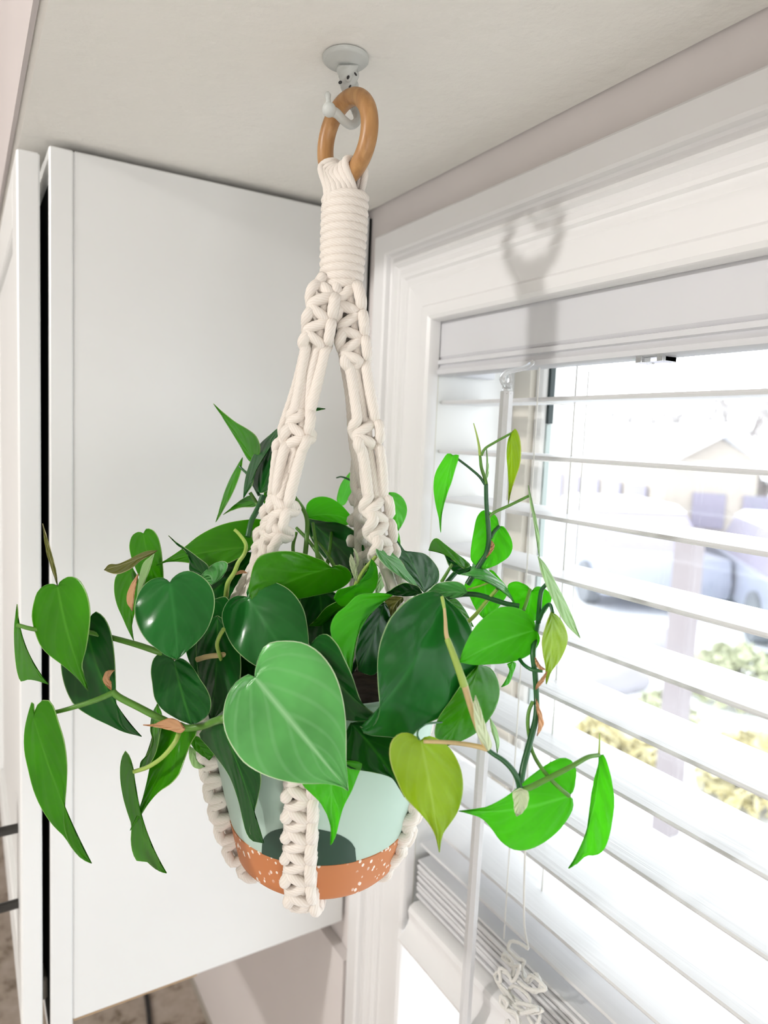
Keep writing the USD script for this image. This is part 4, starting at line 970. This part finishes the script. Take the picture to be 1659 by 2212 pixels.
leaf('cream_bract', .333, (1123, 1703), [(1140, 1710), (1141, 1734), (1130, 1754)], (1116, 1763), [(1108, 1712), (1110, 1735), (1111, 1750)], aspect=.5, name='sheath', label='white-green sheath hanging at the lowest node')
stalk('stem_dark', [(1163, 1340, .370), (1156, 1380, .362), (1151, 1411, .358), (1156, 1456, .356), (1159, 1507, .354), (1158, 1548, .350), (1144, 1605, .345), (1132, 1650, .341), (1124, 1690, .338)], 11, 14, name='vine', n=60)
stalk('stem_green', [(1151, 1515, .352), (1143, 1535, .352), (1140, 1560, .350), (1145, 1601, .348), (1150, 1623, .346), (1165, 1652, .344), (1191, 1685, .342), (1210, 1703, .342), (1229, 1719, .345)], 8, 9)
stalk('stem_green', [(1126, 1707, .338), (1145, 1701, .338), (1167, 1690, .339), (1201, 1673, .340), (1237, 1654, .342), (1271, 1635, .346), (1294, 1631, .350)], 13, 9)
stalk('stem_light', [(1294, 1632, .350), (1295, 1605, .350), (1295, 1584, .350)], 5, 2, name='sheath')
leaf('peach_bract', .346, (1158, 1510), [(1166, 1530), (1172, 1550), (1174, 1565)], (1160, 1590), [(1160, 1535), (1165, 1555), (1168, 1572)], aspect=.2, name='sheath', label='brown dry sheath twisting on the right vine')
leaf('peach_bract', .352, (1157, 1490), [(1160, 1478), (1170, 1465)], (1182, 1450), [(1165, 1482), (1175, 1470)], aspect=.25, name='sheath')
leaf('peach_bract', .352, (1156, 1420), [(1162, 1430), (1168, 1440)], (1178, 1446), [(1158, 1435), (1166, 1446)], aspect=.25, name='sheath')
stalk('stem_dark', [(1122, 1424, .362), (1133, 1437, .358), (1150, 1447, .354), (1172, 1449, .352)], 8)
# upright shoot at the right
stalk('stem_dark', [(1010, 1262, .386), (1037, 1218, .384), (1051, 1195, .382), (1056, 1165, .380), (1055, 1140, .379), (1051, 1089, .377), (1050, 1046, .375)], 13, 9, name='vine', n=50)
stalk('stem_green', [(1050, 1046, .375), (1047, 1032, .375), (1040, 1010, .374), (1037, 983, .373)], 9, 6, name='vine')
stalk('stem_light', [(1037, 984, .373), (1035, 965, .373), (1030, 940, .373), (1023, 914, .373)], 7, 2, name='new_shoot')
stalk('stem_dark', [(1047, 1046, .375), (1037, 1031, .374), (1017, 1013, .373), (979, 984, .372)], 6, 5)
stalk('stem_green', [(1040, 984, .373), (1047, 970, .372), (1070, 955, .371), (1106, 935, .370)], 6, 5)
stalk('stem_green', [(1055, 1118, .378), (1066, 1108, .377), (1100, 1092, .375), (1143, 1071, .372)], 7, 6)
stalk('stem_dark', [(1060, 1162, .381), (1066, 1150, .382), (1078, 1137, .384)], 8)
leaf('pale', .379, (1047, 1050), [(1051, 1010)], (1051, 968), [(1055, 1020)], aspect=.15, name='sheath')
leaf('peach_bract', .378, (1050, 1205), [(1064, 1190), (1068, 1178)], (1062, 1168), [(1058, 1192), (1062, 1180)], aspect=.3, name='sheath', label='reddish brown sheath low on the upright shoot')
stalk('stem_dark', [(960, 1292, .380), (1000, 1284, .380), (1032, 1285, .378), (1093, 1304, .374), (1122, 1309, .372)], 12, 11, name='vine')
stalk('stem_light', [(1074, 1273, .374), (1050, 1300, .378), (1030, 1325, .382), (1012, 1343, .388)], 8, 9)
stalk('stem_light', [(1010, 1273, .376), (1030, 1268, .375), (1058, 1258, .374)], 4)
stalk('stem_green', [(977, 1218, .390), (966, 1237, .390), (954, 1257, .392)], 6, 8)
stalk('stem_dark', [(986, 1235, .396), (976, 1246, .394), (966, 1258, .392)], 11)
stalk('stem_green', [(1145, 1273, .379), (1139, 1295, .376), (1131, 1318, .372)], 8)
stalk('stem_dark', [(1180, 1262, .362), (1170, 1275, .364), (1165, 1310, .366), (1163, 1345, .368)], 9, 11, name='vine')
stalk('stem_dark', [(1194, 1324, .357), (1188, 1306, .360), (1176, 1315, .364), (1164, 1340, .367)], 8, 10)
# stalks rising from the soil in the pot
for (u0, v0, d0), (u1, v1, d1) in (((690, 1480, .44), (560, 1330, .40)), ((700, 1480, .45), (600, 1250, .43)), ((710, 1480, .45), (700, 1260, .44)), ((730, 1480, .45), (800, 1280, .41)), ((740, 1485, .44), (900, 1290, .38)), ((680, 1490, .43), (490, 1400, .40)), ((720, 1490, .42), (760, 1320, .40))):
    stalk('stem_dark', [(u0, v0, d0), ((u0 * .6 + u1 * .4), (v0 * .5 + v1 * .5) - 10, (d0 + d1) / 2), (u1, v1, d1)], 12, 10, name='vine')

# ------------------------------------------------------------------ outside; most colours paled to imitate overexposed glare
M['snow'] = paint('snow', (0.86, 0.88, 0.92), 0.7, 0.3, 8)
M['siding'] = paint('house_siding', (0.48, 0.435, 0.385), 0.7)
M['roof_snow'] = paint('roof_snow', (0.88, 0.89, 0.92), 0.7)
M['shade_glass'] = paint('far_window', (0.30, 0.28, 0.36), 0.3)
M['post'] = paint('porch_post', (0.24, 0.215, 0.225), 0.7)
M['bark'] = paint('bark', (0.17, 0.15, 0.15), 0.9)
M['twig'] = paint('glare_paled_twigs', (0.36, 0.34, 0.34), 0.9)  # lightened so the twigs look washed out by bright daylight
M['tyre'] = paint('glare_paled_tyre', (0.17, 0.18, 0.20), 0.8)  # rubber lifted to grey, imitating glare over it
M['car'] = paint('car_paint', (0.33, 0.35, 0.43), 0.3)
M['shrub'] = paint('shrub_leaves', (0.44, 0.46, 0.32), 0.7, 0, 60, 0.3, 0.35, 6)
M['shrub_gold'] = paint('shrub_gold', (0.60, 0.55, 0.33), 0.7, 0, 60, 0.3, 0.35, 6)
GZ = -2.55
obj('ground', box(.111, 60, -40, 40, GZ - .1, GZ), M['snow'], kind=ST)
def far(u, v, dist):
    q = cam_dir(u, v)
    return CAM + q / np.linalg.norm(q[:2]) * dist
# neighbour's house: long snowy roof with a gable end towards us
hd = 13.0
A_, B_ = far(1215, 1000, hd + 3.5), far(1470, 1000, hd)
G0, G1, AP = far(1440, 990, hd), far(1640, 998, hd), far(1548, 936, hd)
RB = far(1262, 934, hd + 4.5)
house = thing('neighbor_house', (float(B_[0]), float(B_[1]), GZ), 'pale neighbouring house with snow covered roof seen through the slats', 'house')
gz0 = GZ
gl, gr = G0.copy(), G1.copy()
zr, ze = AP[2], min(G0[2], G1[2])
back = RB - AP
back[2] = 0
def prism(pts, vec):
    return loft([np.array(pts), np.array(pts) + vec])
gable = [np.array([gl[0], gl[1], gz0]), np.array([gr[0], gr[1], gz0]), np.array([gr[0], gr[1], ze]), np.array([AP[0], AP[1], zr - .05]), np.array([gl[0], gl[1], ze])]
obj('walls', prism(gable, back), M['siding'], house)
for e, nm in ((gl, -1), (gr, 1)):
    dxy = np.array([e[0] - AP[0], e[1] - AP[1], ze - zr])
    o = AP + dxy * 1.12
    fw = -back / np.linalg.norm(back) * .35
    q = [AP + fw, o + fw, o + fw + np.array([0, 0, .14]), AP + fw + np.array([0, 0, .16])]
    obj('roof', prism(q, back * 1.05), M['roof_snow'], house)
wdir = (gr - gl) / np.linalg.norm((gr - gl)[:2])
wdir[2] = 0
nrm = np.array([-wdir[1], wdir[0], 0])
if nrm @ (CAM - gl) < 0:
    nrm = -nrm
bdir = back / np.linalg.norm(back)
for k in range(5):
    c = gl + bdir * (.5 + k * .95)
    nb_ = np.array([-bdir[1], bdir[0], 0])
    if nb_ @ (CAM - c) < 0:
        nb_ = -nb_
    p0 = c + nb_ * .03
    pp = [p0, p0 + bdir * .72, p0 + bdir * .72 + np.array([0, 0, .62]), p0 + np.array([0, 0, .62])]
    off = np.array([0, 0, -1.15 - 0])
    w = obj('window', prism([x + off for x in pp], nb_ * .02), M['shade_glass'], house)
for k in range(2):
    c = gl + wdir * (.45 + k * .75) + np.array([0, 0, -1.15]) + nrm * .01
    pp = [c, c + wdir * .5, c + wdir * .5 + np.array([0, 0, .6]), c + np.array([0, 0, .6])]
    obj('window', prism(pp, nrm * .02), M['shade_glass'], house)

def post(u, v0, v1, dist, r, name, label, cat):
    t_, b_ = far(u, v0, dist), far(u, v1, dist)
    b_ = np.array([t_[0], t_[1], GZ])
    return obj(name, box(t_[0] - r, t_[0] + r, t_[1] - r, t_[1] + r, GZ, t_[2], .01), M['post'], label=label, cat=cat)
post(1492, 1142, 1700, 4.4, .062, 'fence_post', 'square brownish post standing in the snow outside the window', 'post')

# parked cars half buried in glare
def car(u, v, dist, L, yaw, label):
    c = far(u, v, dist)
    c[2] = GZ
    x = thing('parked_car', c, label, 'car')
    ca, sa = math.cos(yaw), math.sin(yaw)
    def T(m):
        m.apply_transform(np.array([[ca, -sa, 0, c[0]], [sa, ca, 0, c[1]], [0, 0, 1, c[2]], [0, 0, 0, 1]]))
        return m
    body = trimesh.convex.convex_hull(np.array([(sx * L / 2 * a_, sy * .85, z) for sx in (-1, 1) for sy in (-1, 1) for a_, z in ((.97, .28), (1.0, .5), (.96, .82))]))
    cabin = trimesh.convex.convex_hull(np.array([(sx * L * a_ - .1, sy * b__, z) for sx in (-1, 1) for sy in (-1, 1) for a_, b__, z in ((.33, .78, .82), (.22, .66, 1.35))]))
    snowcap = trimesh.convex.convex_hull(np.array([(sx * L * a_ - .1, sy * b__, z) for sx in (-1, 1) for sy in (-1, 1) for a_, b__, z in ((.225, .66, 1.35), (.19, .58, 1.45))]))
    obj('body', T(body), M['car'], x)
    obj('cabin', T(cabin), M['shade_glass'], x)
    obj('snow_cap', T(snowcap), M['snow'], x)
    for sx in (-.31, .31):
        for sy in (-.8, .8):
            w = trimesh.creation.cylinder(radius=.31, height=.2, sections=20)
            w.apply_transform(trimesh.transformations.rotation_matrix(math.pi / 2, [1, 0, 0]))
            w.apply_translation((sx * L, sy, .31))
            obj('wheel', T(w), M['tyre'], x)
def along(u):
    q = cam_dir(u, 1100)
    return math.atan2(q[1], q[0])
car(1325, 1180, 12.0, 4.2, along(1325) + .35, 'blue-grey parked car with snow on its roof, left of the fence post')
car(1735, 1180, 11.0, 4.2, along(1735) + .3, 'blue-grey parked car at the right edge of the window view')

# bare trees behind the house, twig colour paled for glare
trng = random.Random(21)
def bare_tree(u, dist, h, label, seed):
    r_ = random.Random(seed)
    b0 = far(u, 1000, dist)
    b0[2] = GZ
    x = thing('bare_tree', b0, label, 'tree', None)
    segs, tw = [], []
    def grow(p, d_, ln, r, lev):
        q = p + d_ * ln
        m_ = tube([p, (p + q) / 2 + np.array([r_.uniform(-.04, .04) * ln, r_.uniform(-.04, .04) * ln, 0]), q], [r, r * .85, r * .68], 6 if lev < 2 else 4)
        (segs if lev < 2 else tw).append(m_)
        if lev >= 4:
            return
        for _ in range(3 if lev < 3 else 4):
            nd = d_ + np.array([r_.uniform(-.75, .75), r_.uniform(-.75, .75), r_.uniform(-.1, .6)])
            grow(p + d_ * ln * r_.uniform(.55, 1), nd / np.linalg.norm(nd), ln * r_.uniform(.55, .78), r * .58, lev + 1)
    grow(b0, np.array([0, 0, 1.0]), h * .34, .13, 0)
    obj('trunk', segs, M['bark'], x, smooth=False)
    obj('twigs', tw, M['twig'], x, smooth=False, kind='stuff')
for i, (u, dd, h, lab) in enumerate(((1290, 22, 5.2, 'bare pale tree behind the left part of the snowy roof'), (1385, 24, 6.0, 'bare pale tree behind the middle of the snowy roof'), (1455, 21, 5.4, 'bare pale tree just left of the gable peak'), (1585, 20, 5.6, 'bare pale tree right of the gable peak'), (1650, 17, 5.0, 'bare pale tree at the right edge of the window view'))):
    bare_tree(u, dd, h, lab, 30 + i)

# yellow-green shrubs below the window
def shrub(u, v, dist, rad, mat, label, seed):
    r_ = np.random.default_rng(seed)
    c = far(u, v, dist)
    x = thing('garden_shrub', (c[0], c[1], GZ), label, 'shrub')
    n = 900
    p = r_.normal(size=(n, 3))
    p /= np.linalg.norm(p, axis=1, keepdims=True)
    p *= rad * r_.uniform(.55, 1, (n, 1)) ** .5
    p[:, 2] = np.abs(p[:, 2]) * 1.0
    e_ = r_.normal(size=(n, 3)) * .028
    g_ = r_.normal(size=(n, 3)) * .028
    base = np.array([c[0], c[1], GZ + .05])
    v_ = np.stack([p + base - e_, p + base + g_, p + base + e_, p + base - g_], 1).reshape(-1, 3)
    k = np.arange(n)[:, None] * 4
    f_ = np.vstack([k + np.array([0, 1, 2]), k + np.array([0, 2, 3])])
    obj('foliage', (v_, f_), M[mat], x, smooth=False, kind='stuff')
    st = [tube([(c[0], c[1], GZ - .01), tuple(np.array([c[0], c[1], GZ + .05]) + p[i] * .8)], [.012, .005], 5) for i in range(0, 120, 5)]
    obj('stems', st, M['bark'], x, smooth=False, kind='stuff')
shrub(1600, 1400, 7.2, .46, 'shrub', 'low yellow-green shrub right of the fence post outside', 1)
shrub(1650, 1570, 5.2, .38, 'shrub_gold', 'golden shrub at the lower right of the window view', 2)
shrub(1330, 1610, 5.2, .33, 'shrub_gold', 'golden shrub left of the fence post, nearest the window', 3)
shrub(1436, 1540, 6.0, .26, 'shrub', 'yellow-green shrub beside the foot of the fence post', 4)
def rock(u, v, dist, sx, sy, sz, label, seed):
    m_ = trimesh.creation.icosphere(subdivisions=3, radius=1.0)
    q = m_.vertices * (0.8 + .45 * meshkit.noise(m_.vertices * 1.7 + seed, seed)[:, None])
    c = far(u, v, dist)
    m_.vertices = q * [sx, sy, sz] + [c[0], c[1], GZ + sz * .45]
    obj('garden_rock', m_, M['rock'], smooth=True, label=label, cat='rock')
M['rock'] = paint('grey_rock', (0.32, 0.31, 0.345), 0.9, 0.5, 20)
rock(1400, 1360, 8.6, .42, .30, .16, 'flat grey rock lying in the snow left of the post, farther one', 1)
rock(1325, 1450, 6.9, .34, .26, .20, 'rounded grey rock lying in the snow, nearer the window', 2)
